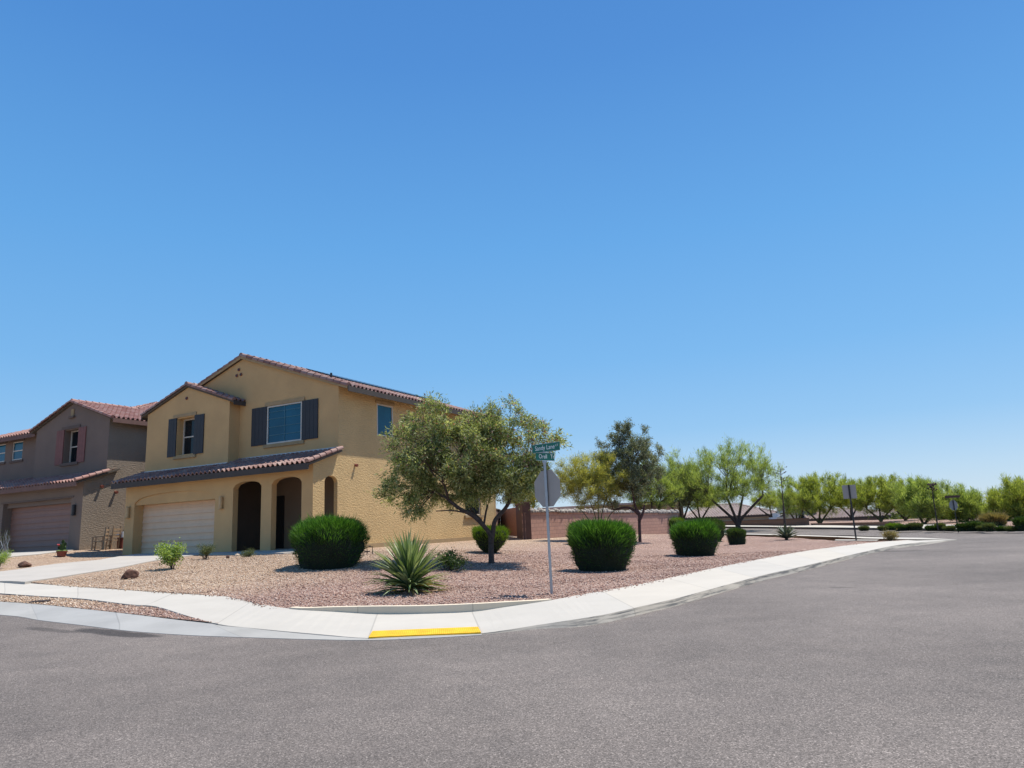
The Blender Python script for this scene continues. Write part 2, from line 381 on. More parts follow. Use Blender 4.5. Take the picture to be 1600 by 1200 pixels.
MT = dict(
    gravel=gravel_mat(), asphalt=asphalt_mat(),
    walk=concrete_mat('concrete_walk', (0.50, 0.46, 0.395), stain=0.10), drive=concrete_mat('concrete_drive', (0.46, 0.42, 0.365), stain=0.14, joints=False),
    gutter=concrete_mat('concrete_gutter', (0.37, 0.36, 0.335), stain=0.22, joints=True), curb=concrete_mat('concrete_curb', (0.42, 0.375, 0.31), stain=0.25, scuff=0.92),
    kerb=concrete_mat('concrete_kerb', (0.70, 0.59, 0.44), stain=0.12),
    yellow=simple('tactile_yellow', (0.80, 0.45, 0.015), 0.8, var=0.16, sc=5),
    stucco=stucco('stucco_tan', (0.565, 0.355, 0.158)), porchdark=stucco('stucco_porch', (0.22, 0.145, 0.09)), porchblack=stucco('stucco_entry', (0.12, 0.085, 0.06)), muntin=simple('muntin', (0.06, 0.17, 0.21), 0.5), stucco_side=stucco('stucco_tan_coarse', (0.64, 0.44, 0.205), 1.0, 0.042, 18, True),  # porch and entry stucco darkened: the interior shade is in the colour
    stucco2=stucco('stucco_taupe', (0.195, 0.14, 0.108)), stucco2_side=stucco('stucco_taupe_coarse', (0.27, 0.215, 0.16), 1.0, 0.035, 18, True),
    trim=simple('trim_tan', (0.36, 0.25, 0.13), 0.9), trim2=simple('trim_brown', (0.13, 0.09, 0.07), 0.9),
    fascia=simple('fascia_brown', (0.055, 0.045, 0.038), 0.8), soffit=simple('soffit_brown', (0.10, 0.08, 0.06), 0.9),
    fascia2=simple('fascia_rust', (0.16, 0.085, 0.065), 0.8),
    shutter=simple('shutter_slate', (0.022, 0.022, 0.025), 0.6), shutter2=simple('shutter_rust', (0.20, 0.075, 0.06), 0.7),
    frame=simple('window_frame_cream', (0.55, 0.50, 0.42), 0.5), garage=simple('garage_door_cream', (0.68, 0.48, 0.31), 0.6, var=0.04),
    garage2=simple('garage_door_mauve', (0.27, 0.14, 0.10), 0.6, var=0.04),
    teal=glass_mat('window_teal', (0.008, 0.085, 0.14), 0.12), glass=glass_mat('window_dark', (0.010, 0.014, 0.018)),
    door=simple('door_dark', (0.018, 0.013, 0.010), 0.5), dark=simple('dark_metal', (0.02, 0.02, 0.02), 0.5),
    tile=tile_mat('roof_tile', [(0.20, 0.095, 0.075), (0.29, 0.155, 0.125), (0.36, 0.225, 0.185), (0.25, 0.125, 0.10), (0.42, 0.30, 0.25)]),
    tile2=tile_mat('roof_tile_red', [(0.30, 0.135, 0.105), (0.38, 0.19, 0.15), (0.43, 0.27, 0.22), (0.34, 0.16, 0.125)]),
    lamp=simple('lamp_glass', (0.50, 0.33, 0.16), 0.6), clay=simple('clay', (0.22, 0.06, 0.035), 0.8),
    solar=simple('solar_black', (0.01, 0.011, 0.014), 0.25), galv=simple('galvanized', (0.40, 0.41, 0.42), 0.45, 0.7, 0.08, 20),
    signback=simple('sign_back', (0.33, 0.30, 0.27), 0.7, 0.0, 0.05), green=simple('sign_green', (0.0, 0.13, 0.085), 0.4), white=simple('sign_white', (0.8, 0.82, 0.8), 0.5, var=0.03),
    red=simple('sign_red', (0.55, 0.02, 0.02), 0.4), wood=simple('wood_weathered', (0.30, 0.20, 0.12), 0.85, sc=8), gatewood=simple('wood_gate', (0.42, 0.21, 0.11), 0.8, var=0.2, sc=6),
    post=simple('post_brown', (0.11, 0.055, 0.04), 0.85), wall=block_mat('block_pink', (0.54, 0.31, 0.23), (0.46, 0.26, 0.195), (0.20, 0.12, 0.10)),
    wall2=block_mat('block_brown', (0.22, 0.125, 0.09), (0.19, 0.11, 0.08), (0.12, 0.075, 0.06)),
    stone=simple('cap_stone', (0.36, 0.32, 0.27), 0.9, var=0.5, sc=7), rock=simple('rock_dark', (0.105, 0.05, 0.032), 0.9, var=0.5, sc=9),
    rockpale=simple('rock_pale', (0.5, 0.4, 0.3), 0.9), bark=simple('bark', (0.075, 0.052, 0.042), 0.95, var=0.4, sc=14), barkgreen=simple('bark_green', (0.11, 0.10, 0.045), 0.9, var=0.3, sc=9),
    barkred=simple('bark_red', (0.09, 0.045, 0.040), 0.9, var=0.3, sc=10),
    white_car=simple('car_white', (0.62, 0.63, 0.65), 0.3), tyre=simple('tyre', (0.02, 0.02, 0.02), 0.9), iron=simple('iron_cover', (0.05, 0.035, 0.03), 0.8, 0.3),
    far_wall=simple('far_stucco', (0.50, 0.48, 0.42), 0.9), far_roof=tile_mat('far_roof_tile', [(0.40, 0.30, 0.25), (0.50, 0.39, 0.33), (0.45, 0.34, 0.28)]),
    far_blue=simple('far_slate_wall', (0.12, 0.12, 0.14), 0.9), tan=simple('back_stucco', (0.36, 0.25, 0.14), 0.9),
    L_main=leaf_mat('leaf_willow', [(0.07, 0.10, 0.03), (0.18, 0.225, 0.075), (0.34, 0.38, 0.15), (0.60, 0.60, 0.36)]),
    L_pink=leaf_mat('blossom_pink', [(0.42, 0.16, 0.20), (0.45, 0.25, 0.24)]),
    L_olive=leaf_mat('leaf_olive', [(0.05, 0.065, 0.035), (0.11, 0.13, 0.08), (0.21, 0.235, 0.155), (0.38, 0.40, 0.31)], 0.3),
    L_palo=leaf_mat('leaf_palo_verde', [(0.22, 0.24, 0.06), (0.38, 0.37, 0.10), (0.52, 0.48, 0.17)], 0.5),
    L_mesq=leaf_mat('leaf_mesquite', [(0.14, 0.19, 0.05), (0.25, 0.32, 0.09), (0.42, 0.48, 0.20)], 0.55),
    L_far=leaf_mat('leaf_far_palo', [(0.14, 0.18, 0.035), (0.26, 0.31, 0.07), (0.43, 0.46, 0.15)], 0.55),
    L_dark=leaf_mat('leaf_dark', [(0.02, 0.04, 0.012), (0.05, 0.09, 0.02), (0.08, 0.13, 0.03)], 0.3),
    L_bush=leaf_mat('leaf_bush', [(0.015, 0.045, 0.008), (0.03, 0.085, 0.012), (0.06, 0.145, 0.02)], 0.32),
    L_tip=leaf_mat('leaf_bush_tip', [(0.035, 0.105, 0.015), (0.07, 0.18, 0.025), (0.14, 0.28, 0.055)], 0.4),  # paler upper blades: sunlight painted into the colour, plus new growth
    L_lime=leaf_mat('leaf_bush_lime', [(0.05, 0.10, 0.01), (0.10, 0.18, 0.015), (0.17, 0.25, 0.03)], 0.4),
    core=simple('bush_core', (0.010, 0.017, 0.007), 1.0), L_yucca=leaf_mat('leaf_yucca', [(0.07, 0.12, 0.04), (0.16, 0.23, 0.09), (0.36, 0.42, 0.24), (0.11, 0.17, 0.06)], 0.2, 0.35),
    L_dry=leaf_mat('leaf_dry', [(0.22, 0.16, 0.07), (0.30, 0.23, 0.11), (0.16, 0.15, 0.06)], 0.3), L_agave=leaf_mat('leaf_agave', [(0.04, 0.06, 0.045), (0.10, 0.135, 0.10), (0.22, 0.26, 0.20)], 0.08, 0.5),
    L_light=leaf_mat('leaf_light', [(0.14, 0.22, 0.04), (0.24, 0.33, 0.08), (0.40, 0.48, 0.22)], 0.45), L_scrub=leaf_mat('leaf_scrub', [(0.05, 0.07, 0.025), (0.10, 0.12, 0.04), (0.16, 0.17, 0.06)], 0.3), L_weed=leaf_mat('leaf_weed', [(0.07, 0.09, 0.03), (0.13, 0.15, 0.06)], 0.3),
)

# ------------------------------------------------------------------ ground meshes
def inside(poly):
    P = np.array([(p[0], p[1]) for p in poly])
    def f(x, y):
        c = False; j = len(P) - 1
        for i in range(len(P)):
            if (P[i, 1] > y) != (P[j, 1] > y) and x < (P[j, 0] - P[i, 0]) * (y - P[i, 1]) / (P[j, 1] - P[i, 1]) + P[i, 0]: c = not c
            j = i
        return c
    return f
def in_np(poly, X, Y):
    P = np.array([(p[0], p[1]) for p in poly]); c = np.zeros(X.shape, bool); j = len(P) - 1
    for i in range(len(P)):
        cond = (P[i, 1] > Y) != (P[j, 1] > Y)
        xx = (P[j, 0] - P[i, 0]) * (Y - P[i, 1]) / (P[j, 1] - P[i, 1] + 1e-12) + P[i, 0]
        c ^= cond & (X < xx); j = i
    return c
def resample(poly, step):
    out = []
    for p, q in zip(poly, poly[1:] + poly[:1]):
        p = Vector(p[:2]); q = Vector(q[:2]); n = max(1, int((q - p).length / step))
        for k in range(n): out.append(p.lerp(q, k / n))
    return out
def sheet(name, poly, fn, mat, step, near=None, off=0.0, label=None, kind='structure', skirt=0):
    """polygon (world x,y) filled with a height field; `near`=(x,y,r,step2) adds finer points"""
    b = resample(poly, step)
    bx = [v.x for v in b]; by = [v.y for v in b]
    gx = np.arange(min(bx), max(bx), step); gy = np.arange(min(by), max(by), step)
    X, Y = np.meshgrid(gx, gy); X = X.ravel() + rng.uniform(-.1, .1, X.size) * step; Y = Y.ravel() + rng.uniform(-.1, .1, Y.size) * step
    k = in_np(poly, X, Y); pts = [Vector((x, y)) for x, y in zip(X[k], Y[k])]
    allp = b + pts; edges = [(i, (i + 1) % len(b)) for i in range(len(b))]
    vs, es, fs, *_ = delaunay_2d_cdt(allp, edges, [], 1, 1e-4)
    V = np.array([(v.x, v.y) for v in vs]); Fc = np.array([f for f in fs if len(f) == 3])
    C = V[Fc].mean(1); keep = in_np(poly, C[:, 0], C[:, 1]); Fc = Fc[keep]
    # upward winding
    a, bb, c = V[Fc[:, 0]], V[Fc[:, 1]], V[Fc[:, 2]]
    cr = (bb[:, 0] - a[:, 0]) * (c[:, 1] - a[:, 1]) - (bb[:, 1] - a[:, 1]) * (c[:, 0] - a[:, 0])
    Fc[cr < 0] = Fc[cr < 0][:, ::-1]
    Z = np.array([fn(x, y) + off for x, y in V])
    verts = [tuple((v[0], v[1], z)) for v, z in zip(V, Z)]
    faces = [tuple(f) for f in Fc]
    if skirt:
        n0 = len(verts)
        for p in b: verts.append((p.x, p.y, fn(p.x, p.y) + off)); verts.append((p.x, p.y, fn(p.x, p.y) + off - skirt))
        for i in range(len(b)):
            j = (i + 1) % len(b); faces.append((n0 + 2 * i, n0 + 2 * j, n0 + 2 * j + 1, n0 + 2 * i + 1))
    me = bpy.data.meshes.new(name); me.from_pydata(verts, [], faces); me.materials.append(mat)
    me.polygons.foreach_set('use_smooth', [len(f) == 3 for f in faces]); me.update()
    o = bpy.data.objects.new(name, me); COL.objects.link(o); tag(o, label, None, None, kind)
    return o
def crom(P, n):
    """Catmull-Rom through rows of equal-length tuples"""
    P = [np.array(p, float) for p in P]; out = []
    for i in range(len(P) - 1):
        p0 = P[max(i - 1, 0)]; p1 = P[i]; p2 = P[i + 1]; p3 = P[min(i + 2, len(P) - 1)]
        for k in range(n):
            t = k / n
            out.append(0.5 * ((2 * p1) + (-p0 + p2) * t + (2 * p0 - 5 * p1 + 4 * p2 - p3) * t * t + (-p0 + 3 * p1 - 3 * p2 + p3) * t ** 3))
    out.append(P[-1]); return out

# sidewalk stations: outer px, inner px, outer height, inner height above street, joint coordinate
ST = [((-420, 897), (-420, 884), .12, .12), ((-200, 912), (-200, 896), .12, .12), ((0, 927), (0, 908), .12, .12), ((75, 932), (70, 913), .12, .12), ((131, 935.6), (135, 917.7), .12, .12), ((200, 944), (228, 924), .12, .12),
      ((244, 947.6), (300, 928.5), .12, .12), ((289, 961), (354, 932), .11, .12), ((341, 975), (394, 941), .08, .12), ((400, 982), (453, 951), .05, .15),
      ((500, 991), (525, 955.6), .03, .09), ((576, 997), (590, 959.2), .015, .04), ((664, 994.5), (660, 958.6), .015, .04), ((752, 989.5), (737, 955.6), .015, .04),
      ((837, 977), (790, 948), .05, .09), ((900, 967.5), (862, 937.5), .10, .155), ((945, 960), (905, 929.5), .11, .14), ((990, 950), (940, 923.5), .11, .14), ((1060, 934), (990, 914.5), .11, .14),
      ((1116, 919), (1050, 902), .11, .14), ((1191, 899), (1130, 884.5), .11, .14), ((1240, 888), (1180, 875), .11, .14), ((1300, 874), (1250, 862), .11, .14),
      ((1340, 864.5), (1300, 855), .11, .14), ((1394, 853), (1350, 849), .11, .14), ((1432, 848), (1384, 846), .11, .14), ((1470, 844.8), (1415, 844), .06, .12), ((1497, 843.4), (1432, 842.8), .01, .12)]
rows = []
for (o, i, ho, hi) in ST:
    P = hit(*o, ho); Q = hit(*i, hi); rows.append((P.x, P.y, ho, Q.x, Q.y, hi))
SW = crom(rows, 4)
outer = [(r[0], r[1]) for r in SW]; inner = [(r[3], r[4]) for r in SW]
# joint coordinate
mid = [((r[0] + r[3]) / 2, (r[1] + r[4]) / 2) for r in SW]
cum = [0]
for p, q in zip(mid, mid[1:]): cum.append(cum[-1] + math.dist(p, q))
i11, i13 = 11 * 4, 13 * 4
def jc(d):
    if d < cum[i11]: return (d - cum[i11]) / 3.3
    if d > cum[i13]: return 1 + (d - cum[i13]) / 3.1
    return (d - cum[i11]) / (cum[i13] - cum[i11])
J = [jc(d) for d in cum]
mb = MB(); 
for k in range(len(SW) - 1):
    r, s = SW[k], SW[k + 1]; u0, u1 = J[k], J[k + 1]
    def z(x, y, h): return S(x, y) + h
    O0 = (r[0], r[1], z(r[0], r[1], r[2])); O1 = (s[0], s[1], z(s[0], s[1], s[2]))
    I0 = (r[3], r[4], z(r[3], r[4], r[5])); I1 = (s[3], s[4], z(s[3], s[4], s[5]))
    mb.mi = 0; mb.face([O0, O1, I1, I0], [(u0, 0), (u1, 0), (u1, 1), (u0, 1)])
    mb.face([I0, I1, (I1[0], I1[1], I1[2] - .3), (I0[0], I0[1], I0[2] - .3)], [(u0, 0), (u1, 0), (u1, 1), (u0, 1)])
    mb.mi = 1
    def outw(r_, h_):
        d_ = Vector((r_[0] - r_[3], r_[1] - r_[4])).normalized() * (0.10 * min(1, h_ / .1)); return (r_[0] + d_.x, r_[1] + d_.y, S(r_[0], r_[1]) - .004)
    B0_, B1_ = outw(r, r[2]), outw(s, s[2])
    mb.face([B0_, B1_, O1, O0], [(u0, 0), (u1, 0), (u1, 1), (u0, 1)])
    mb.face([(B0_[0], B0_[1], B0_[2] - .3), (B1_[0], B1_[1], B1_[2] - .3), B1_, B0_], [(u0, 0), (u1, 0), (u1, 1), (u0, 1)])
mb.build('sidewalk', [MT['walk'], MT['curb']]); o = bpy.data.objects['sidewalk']; tag(o, kind='structure')
# sloped gutter on the left
GT = [((-420, 946), (-420, 918)), ((-200, 952), (-200, 929)), ((0, 960.6), (0, 940)), ((62, 969), (50, 943.5)), ((130, 977), (94, 947.5)), ((200, 985.5), (200, 959)), ((289, 992), (275, 968)), ((394, 996), (341, 975.4)), ((480, 998.6), (440, 987)), ((569, 1000.0), (560, 996.6)), ((660, 997.2), (655, 995.0)), ((753, 992.0), (752, 990))]
gr = []
for k, (o, i) in enumerate(GT):
    h = [.09, .09, .09, .09, .09, .09, .08, .07, .035, .012, .012, .012][k]
    P = hit(*o, 0.006); Q = hit(*i, h); gr.append((P.x, P.y, 0.006, Q.x, Q.y, h))
GR = crom(gr, 4); mb = MB(); d = 0
for r, s in zip(GR, GR[1:]):
    d1 = d + math.dist(r[:2], s[:2]); u0, u1 = d / 2.6 + .3, d1 / 2.6 + .3; d = d1
    zz = lambda x, y, h: S(x, y) + h
    mb.face([(r[0], r[1], zz(r[0], r[1], r[2])), (s[0], s[1], zz(s[0], s[1], s[2])), (s[3], s[4], zz(s[3], s[4], s[5])), (r[3], r[4], zz(r[3], r[4], r[5]))], [(u0, 0), (u1, 0), (u1, 1), (u0, 1)])
    mb.face([(r[0], r[1], zz(r[0], r[1], -.1)), (s[0], s[1], zz(s[0], s[1], -.1)), (s[0], s[1], zz(s[0], s[1], s[2])), (r[0], r[1], zz(r[0], r[1], r[2]))], [(u0, 0), (u1, 0), (u1, 1), (u0, 1)])
o = mb.build('gutter', MT['gutter']); tag(o, kind='structure')
# kerb wall behind the ramp
KW = [((453, 951), (455, 949.5), .02), ((500, 954.2), (500, 949), .06), ((545, 957.6), (545, 947), .12), ((590, 959.2), (590, 945), .16), ((660, 958.6), (660, 942), .16), ((737, 955.6), (737, 939.2), .16), ((790, 948), (788, 938), .12), ((830, 942.5), (828, 936.7), .06), ((862, 937.5), (860, 935.5), .02)]
mb = MB(); KB = []
kr = []
for k, (i, t, h) in enumerate(KW):
    pass
KR = [(r_[3], r_[4], r_[5]) for r_ in SW[9 * 4:15 * 4 + 1]]; KBACK = []; KR0 = list(KR)
for k in range(len(KR)):
    p = Vector(KR0[k][:2]); q0 = Vector(KR0[max(0, k - 1)][:2]); q1 = Vector(KR0[min(len(KR) - 1, k + 1)][:2]); tdir = (q1 - q0).normalized(); nrm = Vector((-tdir.y, tdir.x))
    KR[k] = np.array([p.x - nrm.x * .02, p.y - nrm.y * .02, KR[k][2]]); bk = p + nrm * .14; KBACK.append(bk)
cu = 0
for k in range(len(KR) - 1):
    p, q = KR[k], KR[k + 1]; pb, qb = KBACK[k], KBACK[k + 1]
    z0 = S(p[0], p[1]); z1 = S(q[0], q[1]); h0 = h1 = .172
    l = math.dist(p[:2], q[:2]); u0 = cu / 2.1 + .38; cu += l; u1 = cu / 2.1 + .38
    mb.face([(p[0], p[1], z0 - .05), (q[0], q[1], z1 - .05), (q[0], q[1], z1 + h1), (p[0], p[1], z0 + h0)], [(u0, 0), (u1, 0), (u1, 1), (u0, 1)])
    mb.face([(p[0], p[1], z0 + h0), (q[0], q[1], z1 + h1), (qb.x, qb.y, z1 + h1), (pb.x, pb.y, z0 + h0)], [(u0, 0), (u1, 0), (u1, 1), (u0, 1)])
    mb.face([(pb.x, pb.y, z0 + h0), (qb.x, qb.y, z1 + h1), (qb.x, qb.y, z1 - .05), (pb.x, pb.y, z0 - .05)], [(u0, 0), (u1, 0), (u1, 1), (u0, 1)])
o = mb.build('kerb', MT['kerb']); tag(o, kind='structure')
# tactile paving
def swp(px, py, off=0.035): P = hit(px, py, off); return P
c00, c10, c11, c01 = swp(576, 996.5, .022), swp(751.5, 989.0, .022), swp(747, 980.4, .03), swp(582, 987, .03)
mb = MB(); nx, ny = 56, 7
def tp(u, v): return (c00.lerp(c10, u)).lerp(c01.lerp(c11, u), v)
lift = Vector((0, 0, .012)); mb.face([tp(0, 0) + lift, tp(1, 0) + lift, tp(1, 1) + lift, tp(0, 1) + lift])
for q0, q1 in (((0, 0), (1, 0)), ((1, 0), (1, 1)), ((1, 1), (0, 1)), ((0, 1), (0, 0))):
    mb.face([tp(*q0) - lift, tp(*q1) - lift, tp(*q1) + lift, tp(*q0) + lift])
for i in range(nx):
    for j in range(ny):
        p = tp((i + .5) / nx, (j + .5) / ny) + lift; mb.lathe((p.x, p.y, p.z - .001), [(.0125, 0), (.008, .006)], 6)
o = mb.build('tactile_paving', MT['yellow']); tag(o, 'yellow studded tactile paving strip at the foot of the kerb ramp', 'tactile paving')

# asphalt: one polygon: kerb line, cross street near edge, far kerb, then far out round the camera
def w2(a, b): return xy(a, b)
road_edge = [(r[0], r[1]) for r in GR if True]
road_edge = road_edge[:-1] + [p for k, p in enumerate(outer) if k > i13]
# cross-street near edge (runs left, away) and far edge
NE = [hit(1497, 842.6, .0), hit(1470, 842.0), hit(1400, 839.6), hit(1330, 836.6), hit(1200, 834.2), hit(1130, 833)]
FE = [hit(1130, 825.2), hit(1200, 825.8), hit(1300, 827.2), hit(1440, 829.3), hit(1500, 830.6), hit(1600, 830.0)]
ne = [(p.x, p.y) for p in NE]; fe = [(p.x, p.y) for p in FE]
dl = Vector(ne[-1]) - Vector(ne[-3]); dl.normalize(); ne.append(tuple(Vector(ne[-1]) + dl * 70))
df = Vector(fe[0]) - Vector(fe[2]); df.normalize(); fe.insert(0, tuple(Vector(fe[0]) + df * 60))
dr = Vector(fe[-1]) - Vector(fe[-3]); dr.normalize(); fe.append(tuple(Vector(fe[-1]) + dr * 30)); fe.append(tuple(Vector(fe[-1]) + Vector((15, -15)))); fe.append(tuple(Vector(fe[-1]) + Vector((0, -45))))
inset = []
for p in road_edge:   # tuck the asphalt slightly under the concrete
    inset.append(p)
poly = inset + ne[1:] + fe + [(45, -14), (-60, -14)]
# tail to the left
poly = poly + [w2(60, -6), w2(60, ab(*GR[0][:2])[1])]
o = sheet('road', poly, S, MT['asphalt'], 1.6)
# main yard
yb = [(p[0], p[1]) for p in inner]
end = ab(*yb[-1])
# cross street sidewalk: inner edge px and outer = near edge of cross street
CS_in = [hit(1432, 842.8, .15), hit(1372, 844.2, .15), hit(1304, 844.0, .15), hit(1240, 839.5, .15), hit(1130, 835.6, .15)]
csi = [(p.x, p.y) for p in CS_in]; d2 = Vector(csi[-1]) - Vector(csi[-2]); d2.normalize(); csi.append(tuple(Vector(csi[-1]) + d2 * 60))
yard_poly = yb + csi[1:] + [w2(62, ab(*csi[-1])[1]), w2(62, ab(*yb[0])[1])]
o = sheet('yard_gravel', yard_poly, T, MT['gravel'], 0.65, skirt=0.4)
# gravel strip between gutter and sidewalk
g_in = [(r[3], r[4]) for r in GR[:7 * 4 + 1]]; g_out = [(r[0], r[1]) for r in SW[:8 * 4 + 1]]
strip_poly = g_in + g_out[::-1]
o = sheet('verge_gravel', strip_poly, lambda x, y: S(x, y) + .095, MT['gravel'], 0.5)
# cross street sidewalk & kerb: a thin band
mb = MB()
cso = [(p.x, p.y) for p in (hit(1497, 843.0, .02), hit(1440, 841.4, .11), hit(1376, 839.6, .14), hit(1309, 837.6, .14), hit(1200, 834.4, .14), hit(1130, 833.2, .14))]
band_in = [(p.x, p.y) for p in (hit(1432, 842.8, .15), hit(1400, 842.4, .15), hit(1350, 841.4, .15), hit(1309, 839.2, .15), hit(1200, 835.8, .15), hit(1130, 834.4, .15))]
for k in range(len(cso) - 1):
    p, q, r, s = cso[k], cso[k + 1], band_in[k + 1], band_in[k]
    mb.mi = 0; hp_ = .015 if k == 0 else .145
    mb.face([(p[0], p[1], S(*p) + hp_), (q[0], q[1], S(*q) + .145), (r[0], r[1], S(*r) + .155), (s[0], s[1], S(*s) + .155)], [(k, 0), (k + .8, 0), (k + .8, 1), (k, 1)])
    mb.mi = 1; mb.face([(p[0], p[1], S(*p) - .1), (q[0], q[1], S(*q) - .1), (q[0], q[1], S(*q) + .145), (p[0], p[1], S(*p) + hp_)], [(k, 0), (k + .8, 0), (k + .8, 1), (k, 1)])
# inner paving bar beside the far sign
p = [hit(1304, 844.6, .16), hit(1370, 844.9, .16), hit(1374, 843.6, .16), hit(1306, 843.2, .16)]
mb.mi = 0; mb.face([v + Vector((0, 0, .01)) for v in p], [(0.1, 0), (.9, 0), (.9, 1), (.1, 1)])
o = mb.build('cross_street_sidewalk', [MT['walk'], MT['curb']]); tag(o, kind='structure')
# far side: land polygon, kerb and sidewalk
far_poly = fe[:9] + [w2(-140, 60), w2(-160, 260), w2(160, 260), w2(120, ab(*fe[0])[1])]
o = sheet('far_gravel', far_poly, Tfar, MT['gravel'], 4.0, skirt=0.3)
mb = MB()
fpx = [(1130, 825.2), (1200, 825.8), (1300, 827.2), (1440, 829.3), (1500, 830.6)]
fo = [(p.x, p.y) for p in (hit(x, y) for x, y in fpx)]; fo.insert(0, fe[0])
fdirs = []
for k in range(len(fo)):
    t_ = (Vector(fo[min(k + 1, len(fo) - 1)]) - Vector(fo[max(k - 1, 0)])).normalized(); n_ = Vector((-t_.y, t_.x)); fdirs.append(n_ if n_.y > 0 else -n_)
for k in range(len(fo) - 1):
    p, q = Vector(fo[k]), Vector(fo[k + 1]); pi, qi = p + fdirs[k] * 3.4, q + fdirs[k + 1] * (3.4 if k < len(fo) - 2 else 1.0)
    mb.mi = 0; mb.face([(p.x, p.y, S(*p) + .15), (q.x, q.y, S(*q) + .15), (qi.x, qi.y, S(*qi) + .19), (pi.x, pi.y, S(*pi) + .19)], [(k, 0), (k + .8, 0), (k + .8, 1), (k, 1)])
    mb.mi = 1; mb.face([(p.x, p.y, S(*p) - .1), (q.x, q.y, S(*q) - .1), (q.x, q.y, S(*q) + .15), (p.x, p.y, S(*p) + .15)], [(k, 0), (k + .8, 0), (k + .8, 1), (k, 1)])
o = mb.build('far_sidewalk', [MT['walk'], MT['curb']]); tag(o, kind='structure')
# base sheet to the horizon
mb = MB(); q = 4500; mb.face([(-q, -q, -2.2), (q, -q, -2.2), (q, q, -2.2), (-q, q, -2.2)])
o = mb.build('ground', MT['gravel']); tag(o, kind='structure')
# desert plain behind, lapping just under the far gravel's end
# driveway of the tan house
dl_px = [(-420, 945), (-60, 903), (0, 894.5), (60, 886), (115, 879.5), (157, 875.8)]
DL = [gp(x, y) for x, y in dl_px[1:]]; DRr = [gp(x, y) for x, y in ((39, 911), (100, 902), (157, 893), (205, 884.5), (240, 877.5))]
gl = w2(32.15, 22.38); grt = w2(26.4, 22.38)
swi = hit(-110, 902, .12)
dpoly = [(swi.x, swi.y)] + [(p.x, p.y) for p in DL[1:]] + [gl, grt] + [(p.x, p.y) for p in DRr[::-1]]
o = sheet('driveway', dpoly, T, MT['drive'], 0.8, off=0.035, skirt=0.12)
o = sheet('porch_path', [w2(26.36, 22.4), w2(26.36, 20.6), w2(20.9, 20.6), w2(20.9, 22.4)], T, MT['drive'], 0.8, off=0.06, skirt=0.12)
P0 = gp(0, 868); dn = [gp(-200, 873), gp(-60, 874), gp(0, 872.5), gp(60, 867), gp(110, 861)]
o = sheet('neighbour_driveway', [(p.x, p.y) for p in dn] + [w2(37.1, 22.38), w2(43.6, 22.38), w2(52, 22.3), w2(56, 18)], T, MT['drive'], 0.8, off=0.035, skirt=0.12)

#%%HOUSE%%
# ------------------------------------------------------------------ house kit (local x = right along the front, y = back, z = up)
class House:
    def __init__(s, name, a0, b0, z0, label, cat='house'):
        x, y = xy(a0, b0); s.a0, s.b0, s.z0 = a0, b0, z0
        s.root = empty(name, (x, y, z0), -YAW, label, cat)
    def v(s, a, b, z): return (s.a0 - a, b - s.b0, z - s.z0)
def tri_poly(outline, holes):
    pts = [Vector(p) for p in outline]; edges = [(i, (i + 1) % len(outline)) for i in range(len(outline))]
    for h in holes:
        n = len(pts); pts += [Vector(p) for p in h]; edges += [(n + i, n + (i + 1) % len(h)) for i in range(len(h))]
    vs, es, fs, *_ = delaunay_2d_cdt(pts, edges, [], 1, 1e-5)
    V = np.array([(v.x, v.y) for v in vs]); F = np.array([f for f in fs if len(f) == 3]); C = V[F].mean(1)
    k = in_np(outline, C[:, 0], C[:, 1])
    for h in holes: k &= ~in_np(h, C[:, 0], C[:, 1])
    return V, F[k]
def wall_b(mb, H, b, outline, holes, depth=0.2, dz=None):
    """wall on a plane of constant b, outline in (a,z); reveals go back by depth; back skin too"""
    V, F = tri_poly(outline, holes)
    for f in F:
        p = [H.v(V[i][0], b, V[i][1]) for i in f]
        e = (Vector(p[1]) - Vector(p[0])).cross(Vector(p[2]) - Vector(p[0]))
        mb.face(p if e.y < 0 else p[::-1])
        q = [H.v(V[i][0], b + depth, V[i][1]) for i in f]; mb.face(q[::-1] if e.y < 0 else q)
    for h in list(holes) + [outline]:
        for p, q in zip(h, h[1:] + h[:1]): mb.face([H.v(p[0], b, p[1]), H.v(q[0], b, q[1]), H.v(q[0], b + depth, q[1]), H.v(p[0], b + depth, p[1])])
def wall_a(mb, H, a, outline, holes, depth=0.2):
    """wall on a plane of constant a (outside = smaller a, or larger if depth<0), outline in (b,z)"""
    V, F = tri_poly(outline, holes)
    for f in F:
        p = [H.v(a, V[i][0], V[i][1]) for i in f]; mb.face(p); mb.face([H.v(a + depth, V[i][0], V[i][1]) for i in f])
    for h in list(holes) + [outline]:
        for p, q in zip(h, h[1:] + h[:1]): mb.face([H.v(a, p[0], p[1]), H.v(a, q[0], q[1]), H.v(a + depth, q[0], q[1]), H.v(a + depth, p[0], p[1])])
def arch(s0, s1, z0, zs, zt, n=12):
    """flat-arched opening from s0 to s1: bottom z0, spring zs, crown zt"""
    out = [(s0, z0), (s0, zs)]
    for k in range(1, n):
        t = k / n; out.append((s0 + (s1 - s0) * t, zs + (zt - zs) * math.sqrt(max(0, 1 - (2 * t - 1) ** 2)) ** 1.0))
    return out + [(s1, zs), (s1, z0)]
def rect(s0, s1, z0, z1): return [(s0, z0), (s0, z1), (s1, z1), (s1, z0)]
